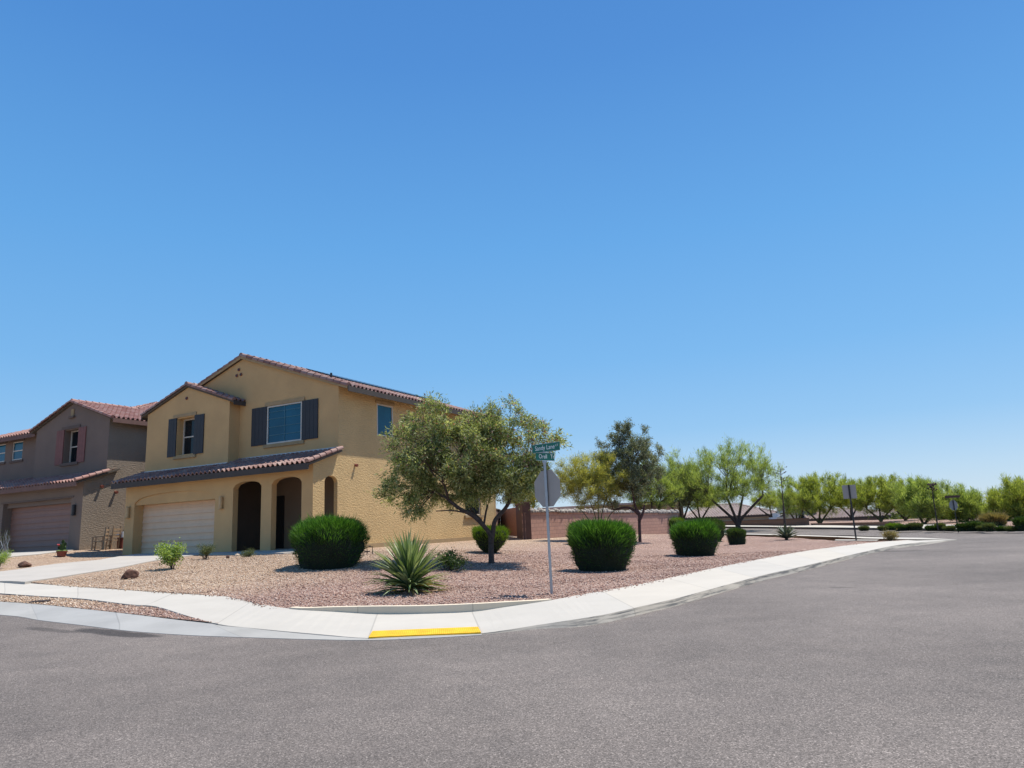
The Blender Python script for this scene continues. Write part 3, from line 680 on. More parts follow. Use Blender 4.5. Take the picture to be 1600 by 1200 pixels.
def tiles(mb, O, U, V, w, l, poly=None, per=0.27, crs=0.40, amp=0.095, su=6, seed=0):
    """barrel-tile field: O eave corner, U along eave, V up the slope (unit), optional clip polygon in (u,v)"""
    O, U, V = Vector(O), Vector(U).normalized(), Vector(V).normalized(); Nn = U.cross(V).normalized()
    if Nn.z < 0: Nn = -Nn
    nu = int(round(w / per)); nv = int(math.ceil(l / crs)); per = w / nu
    def prof(t):                                     # t in 0..1 over one tile
        t = t % 1.0
        return amp * math.sin(math.pi * min(1, t / 0.62)) ** 0.75 if t < 0.62 else -0.25 * amp * math.sin(math.pi * (t - .62) / .38)
    us = [(i + k / su) for i in range(nu) for k in range(su)] + [nu]
    fpoly = inside(poly) if poly else None
    for j in range(nv):
        v0, v1 = j * crs, min(l, (j + 1) * crs + 0.0)
        for a, b in zip(us, us[1:]):
            um, vm = (a + b) / 2 * per, (v0 + v1) / 2
            if fpoly and not fpoly(um, vm): continue
            ti = (math.floor((a + b) / 2) + 0.5 + seed * 37, j + 0.5)
            h0 = 0.035; h1 = 0.0
            jit = 0.012 * math.sin(ti[0] * 12.9 + j * 7.7)
            P = lambda u, v, h: O + U * (u * per) + V * v + Nn * (prof(u) + h)
            p = [P(a, v0 + jit, h0), P(b - 1e-6, v0 + jit, h0), P(b - 1e-6, v1, h1), P(a, v1, h1)]
            mb.face(p, [ti] * 4)
            lo = -0.005 if j else -0.03
            mb.face([p[0] - Nn * .04, p[1] - Nn * .04, p[1], p[0]], [ti] * 4)
def barrels(mb, P0, P1, r=0.105, ln=0.38, seed=0, up=(0, 0, 1)):
    P0, P1 = Vector(P0), Vector(P1); d = P1 - P0; L = d.length; d.normalize(); n = max(1, round(L / ln)); ln = L / n
    x = d.cross(Vector(up)).normalized(); y = x.cross(d).normalized()
    for k in range(n):
        a = P0 + d * (k * ln); b = P0 + d * ((k + 1) * ln + .04); ti = (k + .5 + seed * 11, seed + .5)
        prev = None
        for j in range(9):
            t = math.pi * (-0.12 + 1.24 * j / 8)
            c, s = math.cos(t), math.sin(t)
            cur = (a + x * c * r * 1.12 + y * (s * r * 1.12), b + x * c * r * .88 + y * (s * r * .88 - .01))
            if prev: mb.face([prev[0], cur[0], cur[1], prev[1]], [ti] * 4); mb.face([prev[0], cur[0], a, a], [ti] * 4) if False else None
            prev = cur
        # closed end so it reads solid from the front
        pts = [a + d * .004 + x * math.cos(math.pi * (-0.12 + 1.24 * j / 8)) * r * 1.1 + y * (math.sin(math.pi * (-0.12 + 1.24 * j / 8)) * r * 1.1) for j in range(9)]
        mb.face(pts, [ti] * 9)
def window(H, plane, c, s0, s1, z0, z1, frame, glass, inward, fw=0.055, mull=1, vert=0, rows=(), parent=None):
    """window: frame with one pane; plane 'a' or 'b' constant c"""
    mbf = MB(); mp = MB()
    def bx(mb, p0, p1, q0, q1, d0, d1):
        if plane == 'b': mb.box(H.v(p0, c + d0 * inward, q0), H.v(p1, c + d1 * inward, q1))
        else: mb.box(H.v(c + d0 * inward, p0, q0), H.v(c + d1 * inward, p1, q1))
    bx(mbf, s0, s0 + fw, z0, z1, 0, .07); bx(mbf, s1 - fw, s1, z0, z1, 0, .07)
    bx(mbf, s0 + fw, s1 - fw, z0, z0 + fw, 0, .07); bx(mbf, s0 + fw, s1 - fw, z1 - fw, z1, 0, .07)
    if mull: zc = (z0 + z1) / 2; bx(mbf, s0 + fw, s1 - fw, zc - .03, zc + .03, .005, .065)
    mm = MB()
    if vert: sc = (s0 + s1) / 2; bx(mm, sc - .012, sc + .012, z0 + fw, z1 - fw, .028, .052)
    for zr in rows: bx(mm, s0 + fw, s1 - fw, zr - .010, zr + .010, .030, .050)
    bx(mp, s0 + fw, s1 - fw, z0 + fw, z1 - fw, .05, .062)
    f = mbf.build('window', frame, parent or H.root); g = mp.build('pane', glass, f)
    if vert: mm.build('muntin', MT['muntin'], f)
    return f
def boxpart(H, name, mat, a0, a1, b0, b1, z0, z1, parent=None):
    mb = MB(); mb.box(H.v(a0, b0, z0), H.v(a1, b1, z1)); return mb.build(name, mat, parent or H.root)
def garage_door(H, a0, a1, z0, z1, b, mat, ncol=4, nrow=4):
    mb = MB(); mb.box(H.v(a0, b + .02, z0), H.v(a1, b + .06, z1))
    rh = (z1 - z0) / nrow; mb.box(H.v(a0, b + .01, z0), H.v(a1, b + .019, z1))
    cw = (a1 - a0) / ncol
    for r in range(nrow * 2):
        zz0, zz1 = z0 + r * rh / 2 + .008, z0 + (r + 1) * rh / 2 - .004
        for k in range(ncol):
            p0, p1 = a0 + k * cw + .006, a0 + (k + 1) * cw - .006
            for (u0, u1, dd0, dd1) in ((zz0, zz0 + (zz1 - zz0) * .5, .045, .010), (zz0 + (zz1 - zz0) * .5, zz1, .010, .004)):
                lo0, lo1 = H.v(p0, b + .01 - dd0, u0), H.v(p1, b + .01 - dd0, u0); hi0, hi1 = H.v(p0, b + .01 - dd1, u1), H.v(p1, b + .01 - dd1, u1)
                mb.face([lo1, lo0, hi0, hi1])
            l0, l1, k0, k1 = H.v(p0, b - .035, zz0), H.v(p1, b - .035, zz0), H.v(p0, b + .01, zz0), H.v(p1, b + .01, zz0); mb.face([l0, l1, k1, k0])
    return mb.build('garage_door', mat, H.root)
def sconce(H, a, b, z, mat, out=-1):
    mb = MB(); x, y, zz = H.v(a, b, z)
    mb.lathe((x, y - .09, zz - .24), [(.085, 0), (.085, .46), (.06, .5)], 12); mb.lathe((x, y - .09, zz - .30), [(.02, 0), (.11, .03), (.11, .06)], 12)
    mb.box((x - .05, y - .09, zz - .12), (x + .05, y, zz + .12)); return mb.build('wall_lamp', mat, H.root)
def pipe_a(H, name, a, b, z, mat, r=.05, L=.28, parent=None):      # scupper through a side wall, pointing to smaller a
    mb = MB(); mb.tube([H.v(a + .02, b, z + .04), H.v(a - L, b, z)], r, 10); mb.tube([H.v(a - L + .06, b, z + .008), H.v(a - L - .02, b, z - .003)], r * 1.3, 10)
    return mb.build(name, mat, parent or H.root)
def vent_front(H, a, b, z, mat, r=.075):
    mb = MB(); x, y, zz = H.v(a, b, z); mb.tube([(x, y + .02, zz), (x, y - .045, zz)], r, 12)
    o = mb.build('vent_pipe', mat, H.root); m2 = MB(); m2.tube([(x, y - .0455, zz), (x, y - .05, zz)], r * .68, 12); m2.build('vent_opening', MT['dark'], o); return o

# ================================================================== tan house
H = House('tan_house', 20.77, 22.0, 0.85, 'two-storey tan stucco house with slate shutters, arched porch and cream garage door')
AL, AR = 32.75, 20.77
F, P1, P2, BK = 22.0, 22.92, 23.52, 37.0
SL = 0.352
zr = lambda a: 10.02 - SL * abs(a - 26.75) + 0.0          # main roof underside line
zr1 = lambda a: 8.93 - SL * abs(a - 29.80)                 # bay gable
zp = lambda b: 4.33 + 0.34 * (b - 21.5)                    # porch roof underside
base = 0.75
# side (right) wall with its arch and windows
sa = MB()
w_lo = rect(33.75, 35.45, 2.24, 3.55); w_s1 = rect(26.15, 27.36, 5.95, 7.45); w_s2 = rect(31.1, 32.3, 5.68, 7.2); w_s3 = rect(34.4, 35.4, 5.9, 7.2)
side_arch = arch(22.68, 23.47, 1.0, 3.72, 3.95)
wall_a(sa, H, AR, [(F + .004, base), (F + .004, zp(F) - .03), (P2 + .004, zp(P2) - .03), (P2 + .004, zr(AR) - .02), (BK - .004, zr(AR) - .02), (BK - .004, base)], [side_arch, w_s1, w_s2, w_s3, w_lo], 0.2)
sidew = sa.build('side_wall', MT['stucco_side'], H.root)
# garage and porch front
fb = MB()
G0, G1 = 26.5, 32.06
hdr = arch(G0, G1, 0.95, 3.42, 3.80, 16)
A1 = arch(23.67, 25.37, 1.0, 3.70, 3.95); A2 = arch(21.38, 23.07, 1.0, 3.72, 3.97)
wall_b(fb, H, F, [(AR + .001, base), (AR + .001, 4.42), (AL, 4.42), (AL, base)], [hdr, A1, A2], 0.28)
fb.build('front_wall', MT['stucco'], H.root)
gb = MB(); V_, F_ = tri_poly(arch(G0 + .002, G1 - .002, 3.31, 3.419, 3.797, 16), [])
for f in F_:
    gb.face([H.v(V_[i][0], F + .07, V_[i][1]) for i in f]); 
gb.face([H.v(G0, F + .07, 3.31), H.v(G1, F + .07, 3.31), H.v(G1, F + .5, 3.31), H.v(G0, F + .5, 3.31)])
gb.build('door_header', MT['stucco'], H.root)
for g_ in (G0 - .15, G1):
    gj = MB(); gj.box(H.v(g_, F + .282, .9), H.v(g_ + .15, F + .6, 3.5)); gj.build('door_jamb', MT['stucco'], H.root)
garage_door(H, G0, G1, .98, 3.34, F + .48, MT['garage'])
# left side wall, back wall, garage/porch partitions
lb = MB(); wall_a(lb, H, AL, [(F + .004, base), (F + .004, zp(F) - .03), (P1 + .004, zp(P1)), (P1 + .004, zr1(AL)), (P2 + .5, zr1(AL)), (P2 + .5, zr(AL) - .02), (BK - .004, zr(AL) - .02), (BK - .004, base)], [], -.2); lb.build('side_wall', MT['stucco_side'], H.root)
bkw = MB(); wall_b(bkw, H, BK, [(AR, base), (AR, zr(AR) - .02), (26.75, 10.0), (AL, zr(AL) - .02), (AL, base)], [rect(22.3, 24.2, 5.8, 7.2)], .2); bkw.build('back_wall', MT['stucco'], H.root)
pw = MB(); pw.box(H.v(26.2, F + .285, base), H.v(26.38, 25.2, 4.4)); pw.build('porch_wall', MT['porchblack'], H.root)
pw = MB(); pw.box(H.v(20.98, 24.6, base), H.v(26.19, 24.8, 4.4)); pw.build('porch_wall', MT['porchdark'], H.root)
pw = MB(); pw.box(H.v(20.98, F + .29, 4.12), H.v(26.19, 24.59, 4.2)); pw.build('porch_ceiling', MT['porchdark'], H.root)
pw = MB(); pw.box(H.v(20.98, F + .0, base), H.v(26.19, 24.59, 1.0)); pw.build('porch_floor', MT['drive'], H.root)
dm = MB(); dm.box(H.v(24.95, 24.55, 1.02), H.v(26.0, 24.6, 3.4)); 
for k in range(3): dm.box(H.v(25.08, 24.535, 1.2 + k * .72), H.v(25.87, 24.55, 1.78 + k * .72))
dd = dm.build('front_door', MT['door'], H.root); hm = MB(); hx = H.v(25.9, 24.5, 2.0); hm.tube([(hx[0], hx[1], hx[2] - .1), (hx[0], hx[1], hx[2] + .1)], .015, 8); hm.build('handle', MT['lamp'], dd)
# upper walls
ub = MB(); W2 = rect(22.88, 25.02, 5.70, 7.46)
wall_b(ub, H, P2, [(AR + .001, 4.2), (AR + .001, zr(AR) - .03), (26.75, zr(26.75) - .03), (AL, zr(AL) - .03), (AL, 4.2)], [W2], .18); ub.build('upper_wall', MT['stucco'], H.root)
bb_ = MB(); W1 = rect(29.22, 30.46, 5.63, 7.42)
wall_b(bb_, H, P1, [(26.85, 4.2), (26.85, zr1(26.85) - .02), (29.8, zr1(29.8) - .02), (AL - .001, zr1(AL) - .02), (AL - .001, 4.2)], [W1], .42)
bb_.box(H.v(26.85, P1 + .42, 4.2), H.v(27.0, P2, zr1(26.85)))
bb_.build('bay_wall', MT['stucco'], H.root)
# windows
window(H, 'b', P2 - .03, 22.88, 25.02, 5.70, 7.46, MT['frame'], MT['teal'], 1, .06, 0, 1, (6.1, 6.48, 6.86, 7.18))
w = window(H, 'b', P1 + .34, 29.22, 30.46, 5.63, 7.42, MT['frame'], MT['glass'], 1, .06, 1)
# a dim blind edge hint in the bay window: curtain rail
window(H, 'a', AR - .01, 26.15, 27.36, 5.95, 7.45, MT['frame'], MT['teal'], 1, .055, 0)
window(H, 'a', AR - .01, 31.1, 32.3, 5.68, 7.2, MT['frame'], MT['teal'], 1, .055, 0)
window(H, 'a', AR - .01, 34.4, 35.4, 5.9, 7.2, MT['frame'], MT['teal'], 1, .055, 0)
window(H, 'a', AR + .06, 33.75, 35.45, 2.24, 3.55, MT['frame'], MT['glass'], 1, .055, 0)
window(H, 'b', BK + .19, 22.3, 24.2, 5.8, 7.2, MT['frame'], MT['glass'], -1, .055, 1)
def shutter(H, a0, a1, b, z0, z1, mat, planks=4):
    mb = MB(); w = (a1 - a0) / planks
    for k in range(planks): mb.box(H.v(a0 + k * w + .004, b - .05, z0), H.v(a0 + (k + 1) * w - .004, b - .012, z1))
    mb.box(H.v(a0 + .01, b - .012, z0 + .01), H.v(a1 - .01, b, z1 - .01)); return mb.build('shutter', mat, H.root)
shutter(H, 21.92, 22.86, P2, 5.70, 7.47, MT['shutter']); shutter(H, 25.04, 26.0, P2, 5.70, 7.47, MT['shutter'])
shutter(H, 28.53, 29.2, P1, 5.58, 7.46, MT['shutter'], 3); shutter(H, 30.48, 31.08, P1, 5.58, 7.46, MT['shutter'], 3)
for (a0, a1, b, z0, z1, d) in ((22.72, 25.16, P2, 7.475, 7.63, .06), (22.72, 25.2, P2, 5.54, 5.69, .08), (29.1, 30.75, P1, 7.475, 7.62, .05), (29.02, 30.6, P1, 5.44, 5.57, .08)):
    boxpart(H, 'window_sill' if z0 < 6 else 'lintel', MT['trim'], a0, a1, b - d, b - .001, z0, z1)
def sill_a(b0, b1, z0, z1, d, nm='window_sill'): boxpart(H, nm, MT['trim'], AR - d, AR - .001, b0, b1, z0, z1)
sill_a(26.05, 27.46, 7.47, 7.6, .05, 'lintel'); sill_a(33.6, 35.6, 2.1, 2.235, .10); sill_a(31.0, 32.4, 5.55, 5.675, .06)
boxpart(H, 'plinth', MT['trim'], AR - .045, AR - .001, 25.0, BK, .78, 1.06)
# lamps, vents, scupper
sconce(H, 32.42, F, 3.02, MT['lamp']); sconce(H, 26.03, F, 3.12, MT['lamp'])
for a, z in ((26.98, 9.50), (27.11, 9.23), (26.83, 9.25)): vent_front(H, a, P2, z, MT['clay'])
vent_front(H, 29.86, P1, 8.38, MT['clay'])
pipe_a(H, 'scupper', AR, 24.6, 4.46, MT['clay'], .05, .12)
# --- main roof
th = 0.10; EV = 0.60
aE, aW = AR - EV, AL + EV
rf = MB(); b_f, b_k = P2 - .14, BK + .3; Lr = b_k - b_f
slen = math.hypot(26.75 - aE, SL * (26.75 - aE))
Vup = Vector(H.v(26.75, 0, 10.02)) - Vector(H.v(aE, 0, zr(aE))); Vup.y = 0
tiles(rf, Vector(H.v(aE, b_f + .12, zr(aE) + th)), (0, 1, 0), Vup, Lr - .24, slen)
Vup2 = Vector(H.v(26.75, 0, 10.02)) - Vector(H.v(aW, 0, zr(aW))); Vup2.y = 0
tiles(rf, Vector(H.v(aW, b_f + .12, zr(aW) + th)), (0, 1, 0), Vup2, Lr - .24, slen, seed=3)
barrels(rf, H.v(aE, b_f + .08, zr(aE) + th + .03), H.v(26.72, b_f + .08, 10.02 + th + .03), .125, .42, 1)
barrels(rf, H.v(aW, b_f + .08, zr(aW) + th + .03), H.v(26.78, b_f + .08, 10.02 + th + .03), .10, .40, 2)
barrels(rf, H.v(26.75, b_f, 10.02 + th + .05), H.v(26.75, b_k, 10.02 + th + .05), .11, .40, 5)
rfo = rf.build('roof', MT['tile'], H.root)
# roof deck (soffit) and fascia
dk = MB()
def slab(mb, H, pts, t):
    """pts: list of (a,b,z) underside corners; slab thickness t up"""
    lo = [Vector(H.v(*p)) for p in pts]; hi = [p + Vector((0, 0, t)) for p in lo]; mb.face(lo[::-1]); mb.face(hi)
    for i in range(len(lo)): j = (i + 1) % len(lo); mb.face([lo[i], lo[j], hi[j], hi[i]])
slab(dk, H, [(aE, b_f + .03, zr(aE)), (26.75, b_f + .03, 10.02), (26.75, b_k, 10.02), (aE, b_k, zr(aE))], th - .02)
slab(dk, H, [(aW, b_f + .03, zr(aW)), (26.75, b_f + .03, 10.02), (26.75, b_k, 10.02), (aW, b_k, zr(aW))], th - .02)
dk.build('soffit', MT['soffit'], H.root)
for (a_, s_) in ((aE, 1), (aW, -1)):
    fa = MB(); fa.box(H.v(a_ - .0 * s_, b_f + .04, zr(a_) - .13), H.v(a_ - .035 * s_, b_k, zr(a_) + th)); fa.build('fascia', MT['fascia'], H.root)
rk = MB()
for s_ in (1, -1):
    a_ = aE if s_ == 1 else aW
    rk.bar(H.v(a_, b_f + .015, zr(a_) + .04), H.v(26.75, b_f + .015, 10.06), .03, .12)
rk.build('rake_board', MT['trim'], H.root)
# --- bay roof
br = MB(); b0_, b1_ = P1 - .14, P2 + .1; e0, e1 = 26.85 - .36, AL + .36
for (e, sd_) in ((e0, 1), (e1, 2)):
    Vu = Vector(H.v(29.8, 0, 8.93)) - Vector(H.v(e, 0, zr1(e))); Vu.y = 0
    tiles(br, Vector(H.v(e, b0_ + .1, zr1(e) + th)), (0, 1, 0), Vu, b1_ - b0_ - .1, Vu.length, seed=sd_ + 5)
    barrels(br, H.v(e, b0_ + .07, zr1(e) + th + .03), H.v(29.8, b0_ + .07, 8.93 + th + .03), .10, .40, sd_ + 8)
barrels(br, H.v(29.8, b0_, 8.93 + th + .05), H.v(29.8, b1_, 8.93 + th + .05), .11, .4, 4)
br.build('bay_roof', MT['tile'], H.root)
dk = MB()
for e in (e0, e1): slab(dk, H, [(e, b0_ + .03, zr1(e)), (29.8, b0_ + .03, 8.93), (29.8, b1_, 8.93), (e, b1_, zr1(e))], th - .02)
dk.build('soffit', MT['soffit'], H.root)
for (e, s_) in ((e0, 1), (e1, -1)):
    fa = MB(); fa.box(H.v(e, b0_ + .04, zr1(e) - .10), H.v(e - .035 * s_, b1_, zr1(e) + th)); fa.build('fascia', MT['fascia'], H.root)
# --- porch roof
pr = MB(); bE = 21.5; ev0, ev1 = AR - .22, AL + .45
Vu = Vector(H.v(0, P2, zp(P2))) - Vector(H.v(0, bE, zp(bE))); Vu.x = 0; Lp = Vu.length
x1 = 26.85 - ev0; Lb = Lp * (P1 - bE) / (P2 - bE)
tiles(pr, Vector(H.v(ev1, bE, zp(bE) + .07)), (1, 0, 0), Vu, ev1 - ev0 - .14, Lp)
barrels(pr, H.v(ev0 + .05, bE - .04, zp(bE) + .13), H.v(ev0 + .05, P2, zp(P2) + .13), .105, .36, 3)
pr.build('porch_roof', MT['tile'], H.root)
dk = MB(); slab(dk, H, [(ev0, bE + .03, zp(bE) - .03), (ev1, bE + .03, zp(bE) - .03), (ev1, P2, zp(P2) - .03), (ev0, P2, zp(P2) - .03)], .09)
dk.build('soffit', MT['soffit'], H.root)
fa = MB(); fa.box(H.v(ev0, bE - .01, zp(bE) - .19), H.v(ev1, bE + .028, zp(bE) + .055)); fa.build('fascia', MT['fascia'], H.root)
fl = MB(); fl.box(H.v(AR, P2 - .03, zp(P2) + .10), H.v(26.84, P2 - .002, zp(P2) + .20)); fl.box(H.v(26.86, P1 - .03, zp(P1) + .10), H.v(AL, P1 - .002, zp(P1) + .20)); fl.build('flashing', MT['galv'], H.root)
# --- solar panels near the ridge
for (q0, q1) in ((26.9, 28.7), (28.75, 30.5), (30.55, 32.3), (32.35, 34.1), (34.15, 35.9)):
    sp = MB(); z_ = lambda a: zr(a) + th + .14
    p = [(25.9, q0), (23.6, q0), (23.6, q1), (25.9, q1)]
    slab(sp, H, [(a, b, z_(a)) for a, b in p], .05)
    for a in (25.5, 24.0): sp.box(H.v(a, q0 + .3, zr(a) + th), H.v(a + .05, q0 + .35, z_(a))); sp.box(H.v(a, q1 - .35, zr(a) + th), H.v(a + .05, q1 - .3, z_(a)))
    sp.build('solar_panel', MT['solar'], H.root)
mb = MB(); p = H.v(21.9, 24.3, zr(21.9) + th); mb.tube([p, (p[0], p[1], p[2] + .35)], .05, 8); mb.build('vent_stack', MT['dark'], H.root)

# ================================================================== taupe neighbour
K = House('taupe_house', 36.2, 22.0, 1.25, 'taupe stucco house with rust shutters, mauve garage door and red tile roof')
KR_, KL = 36.2, 50.6
KP1, KM = 23.15, 23.75
s2 = .355
kz = lambda a: 8.0 + s2 * (a - (KR_ - .4))            # right-hand roof slope
kz1 = lambda a: 9.33 - s2 * abs(a - 39.55)
kb = lambda b: 8.0 + s2 * (b - (KM - .45))
kp = lambda b: 4.66 + .34 * (b - 21.5)
q = MB(); wall_a(q, K, KR_, [(F + .004, 1.1), (F + .004, kp(F) - .03), (KP1 + .004, kp(KP1) - .03), (KP1 + .004, 8.08), (35.996, 8.08), (35.996, 1.1)], [], .2); q.build('side_wall', MT['stucco2_side'], K.root)
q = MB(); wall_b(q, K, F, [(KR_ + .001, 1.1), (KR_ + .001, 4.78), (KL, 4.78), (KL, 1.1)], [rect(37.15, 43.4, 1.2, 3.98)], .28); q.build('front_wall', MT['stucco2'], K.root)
for g_ in (37.0, 43.4):
    q = MB(); q.box(K.v(g_, F + .282, 1.2), K.v(g_ + .15, F + .6, 4.1)); q.build('door_jamb', MT['stucco2'], K.root)
q = MB(); q.box(K.v(37.151, F + .2, 3.75), K.v(43.399, F + .6, 3.979)); q.build('door_header', MT['stucco2'], K.root)
boxpart(K, 'lintel', MT['trim2'], 36.95, 43.6, F - .03, F - .001, 3.98, 4.06)
garage_door(K, 37.15, 43.4, 1.3, 3.76, F + .48, MT['garage2'])
sconce(K, 36.75, F, 3.35, MT['dark'])
q = MB(); wall_b(q, K, KP1, [(KR_ + .001, 4.4), (KR_ + .001, kz1(KR_) - .02), (39.55, kz1(39.55) - .02), (42.9, kz1(42.9) - .02), (42.9, 4.4)], [rect(38.85, 40.15, 6.05, 7.85)], .42)
q.box(K.v(42.75, KP1 + .42, 4.4), K.v(42.9, KM, 8.1)); q.build('bay_wall', MT['stucco2'], K.root)
q = MB(); wall_b(q, K, KM, [(42.9, 4.4), (42.9, 8.1), (KL, 8.1), (KL, 4.4)], [rect(45.35, 46.45, 6.75, 7.85), rect(47.2, 48.4, 6.75, 7.85)], .2); q.build('upper_wall', MT['stucco2'], K.root)
q = MB(); wall_a(q, K, KL, [(F + .004, 1.1), (F + .004, 4.7), (KM + .004, 5.2), (KM + .004, 8.08), (35.996, 8.08), (35.996, 1.1)], [], -.2); q.build('side_wall', MT['stucco2_side'], K.root)
q = MB(); wall_b(q, K, 36, [(KR_, 1.1), (KR_, 8.1), (KL, 8.1), (KL, 1.1)], [], .2); q.build('back_wall', MT['stucco2'], K.root)
window(K, 'b', KP1 + .34, 38.85, 40.15, 6.05, 7.85, MT['frame'], MT['glass'], 1, .06, 1)
window(K, 'b', KM + .03, 45.35, 46.45, 6.75, 7.85, MT['frame'], MT['teal'], 1, .06, 1)
window(K, 'b', KM + .03, 47.2, 48.4, 6.75, 7.85, MT['frame'], MT['teal'], 1, .06, 1)
shutter(K, 38.18, 38.84, KP1, 5.98, 7.9, MT['shutter2'], 3); shutter(K, 40.16, 40.85, KP1, 5.98, 7.9, MT['shutter2'], 3)
for (a0, a1, b, z0, z1, d) in ((38.75, 40.4, KP1, 7.9, 8.06, .06), (38.7, 40.3, KP1, 5.88, 6.02, .08), (45.2, 46.6, KM, 7.87, 8.0, .05), (45.2, 46.6, KM, 6.6, 6.73, .06), (47.05, 48.55, KM, 7.87, 8.0, .05), (47.05, 48.55, KM, 6.6, 6.73, .06)):
    boxpart(K, 'window_sill' if z0 < 7 else 'lintel', MT['trim2'], a0, a1, b - d, b - .001, z0, z1)
boxpart(K, 'gable_niche', MT['trim'], 39.42, 39.66, KP1 - .05, KP1 - .001, 8.62, 9.0); boxpart(K, 'niche_sill', MT['trim2'], 39.3, 39.78, KP1 - .12, KP1 - .001, 8.5, 8.61)
pipe_a(K, 'scupper', KR_, 22.9, 4.5, MT['clay'], .06, .15); pipe_a(K, 'scupper', KR_, 23.7, 4.22, MT['clay'], .06, .15)
q = MB(); q.box(K.v(KR_ - .16, 24.4, 1.75), K.v(KR_ - .002, 24.9, 2.55)); q.build('meter_box', MT['signback'], K.root)
# roofs
kr_ = MB(); rA = 43.4; eA = KR_ - .42; eL = 2 * rA - eA; bF = KM - .45; bR = bF + (rA - eA); bK = 36.4
# right hip slope (tiles run up from the a=eA eave), clipped: below the bay gable it starts at KP1
wR = bK - (KP1 - .14); o_b = KP1 - .14
Lf = (rA - eA)
sl = math.hypot(1, s2)
def pr2(b, a): return (b - o_b, (a - eA) * sl)
polyR = [pr2(o_b, eA), pr2(o_b, 39.55), pr2(26.9, 39.55), pr2(bR, rA), pr2(bK - 3.5, rA), pr2(bK, eA)]
Vu = Vector(K.v(rA, 0, kz(rA))) - Vector(K.v(eA, 0, kz(eA))); Vu.y = 0
tiles(kr_, Vector(K.v(eA, o_b, 8.0 + .1)), (0, 1, 0), Vu, wR, Lf * sl, polyR, seed=1)
# bay left slope
Vu = Vector(K.v(39.55, 0, 9.33)) - Vector(K.v(43.3, 0, kz1(43.3))); Vu.y = 0
tiles(kr_, Vector(K.v(43.3, o_b, kz1(43.3) + .1)), (0, 1, 0), Vu, 3.2, Vu.length, seed=4)
barrels(kr_, K.v(eA, o_b, 8.13), K.v(39.55, o_b, 9.45), .10, .4, 1); barrels(kr_, K.v(43.3, o_b, kz1(43.3) + .13), K.v(39.55, o_b, 9.45), .10, .4, 2)
barrels(kr_, K.v(39.55, o_b, 9.47), K.v(39.55, 26.9, 9.47), .11, .4, 3)
# front hip slope
Vu = Vector(K.v(0, bR, kb(bR))) - Vector(K.v(0, bF, kb(bF))); Vu.x = 0
wF = eL - eA
polyF = [(0, 0), (wF, 0), (wF - 0.1, 0), (wF / 2 + .3, Lf * sl), (wF / 2 - .3, Lf * sl)]
bayclip = inside([(wF - (43.2 - eA), 0), (wF, 0), (wF, 5), (wF - (39.6 - eA), (26.9 - bF) * sl)])
tiles(kr_, Vector(K.v(eL, bF, kb(bF) + .1)), (1, 0, 0), Vu, wF, Lf * sl, [(0, 0), (wF - (43.4 - eA), 0), (wF - (39.6 - eA), 3.5 * sl), (wF / 2 + .15, Lf * sl), (wF / 2 - .15, Lf * sl)], seed=6)
# left hip slope
Vu = Vector(K.v(rA, 0, 10.7)) - Vector(K.v(eL, 0, 8.0)); Vu.y = 0
tiles(kr_, Vector(K.v(eL, bF, 8.1)), (0, 1, 0), Vu, bK - bF, Lf * sl, [(0, 0), (bR - bF, Lf * sl), (bK - bF - 3.5, Lf * sl), (bK - bF, 0)], seed=7)
barrels(kr_, K.v(39.7, 27.1, kz(39.7) + .12), K.v(rA, bR, kz(rA) + .14), .11, .4, 4); barrels(kr_, K.v(rA, bR, kz(rA) + .14), K.v(rA, bK - 3.5, kz(rA) + .14), .11, .4, 5)
barrels(kr_, K.v(eL, bF, 8.12), K.v(rA, bR, kz(rA) + .14), .11, .4, 6)
kr_.build('roof', MT['tile2'], K.root)
dk = MB(); slab(dk, K, [(eA, o_b + .03, 8.0), (39.55, o_b + .03, kz(39.55)), (39.55, 26.9, kz(39.55)), (rA, bR, kz(rA)), (rA, bK - 3.5, kz(rA)), (eA, bK, 8.0)], .08)
slab(dk, K, [(43.3, o_b + .03, kz1(43.3)), (39.55, o_b + .03, 9.33), (39.55, 26.9, 9.33), (43.3, 26.0, kz1(43.3))], .08)
slab(dk, K, [(eL, bF, 8.0), (43.3, bF, 8.0), (39.7, 26.9, kb(26.9)), (rA, bR, kb(bR))], .08); slab(dk, K, [(eL, bF, 8.0), (rA, bR, kz(rA)), (rA, bK - 3.5, kz(rA)), (eL, bK, 8.0)], .08)
dk.build('soffit', MT['soffit'], K.root)
fa = MB(); fa.box(K.v(eA - .035, o_b + .03, 7.86), K.v(eA, bK, 8.09)); fa.build('fascia', MT['fascia2'], K.root)
fa = MB(); fa.box(K.v(43.3, bF - .035, 7.86), K.v(eL, bF, 8.09)); fa.build('fascia', MT['fascia2'], K.root)
# porch roof
pr = MB(); e0_, e1_ = KR_ - .2, 52.0
Vu = Vector(K.v(0, KM, kp(KM))) - Vector(K.v(0, 21.5, kp(21.5))); Vu.x = 0
tiles(pr, Vector(K.v(e1_, 21.5, kp(21.5) + .07)), (1, 0, 0), Vu, e1_ - e0_ - .14, Vu.length, seed=8)
barrels(pr, K.v(e0_ + .05, 21.46, kp(21.5) + .13), K.v(e0_ + .05, KP1, kp(KP1) + .13), .105, .36, 3)
pr.build('porch_roof', MT['tile2'], K.root)
dk = MB(); slab(dk, K, [(e0_, 21.53, kp(21.5) - .03), (e1_, 21.53, kp(21.5) - .03), (e1_, KM, kp(KM) - .03), (e0_, KM, kp(KM) - .03)], .09); dk.build('soffit', MT['soffit'], K.root)
fa = MB(); fa.box(K.v(e0_, 21.49, kp(21.5) - .17), K.v(e1_, 21.528, kp(21.5) + .055)); fa.build('fascia', MT['fascia2'], K.root)
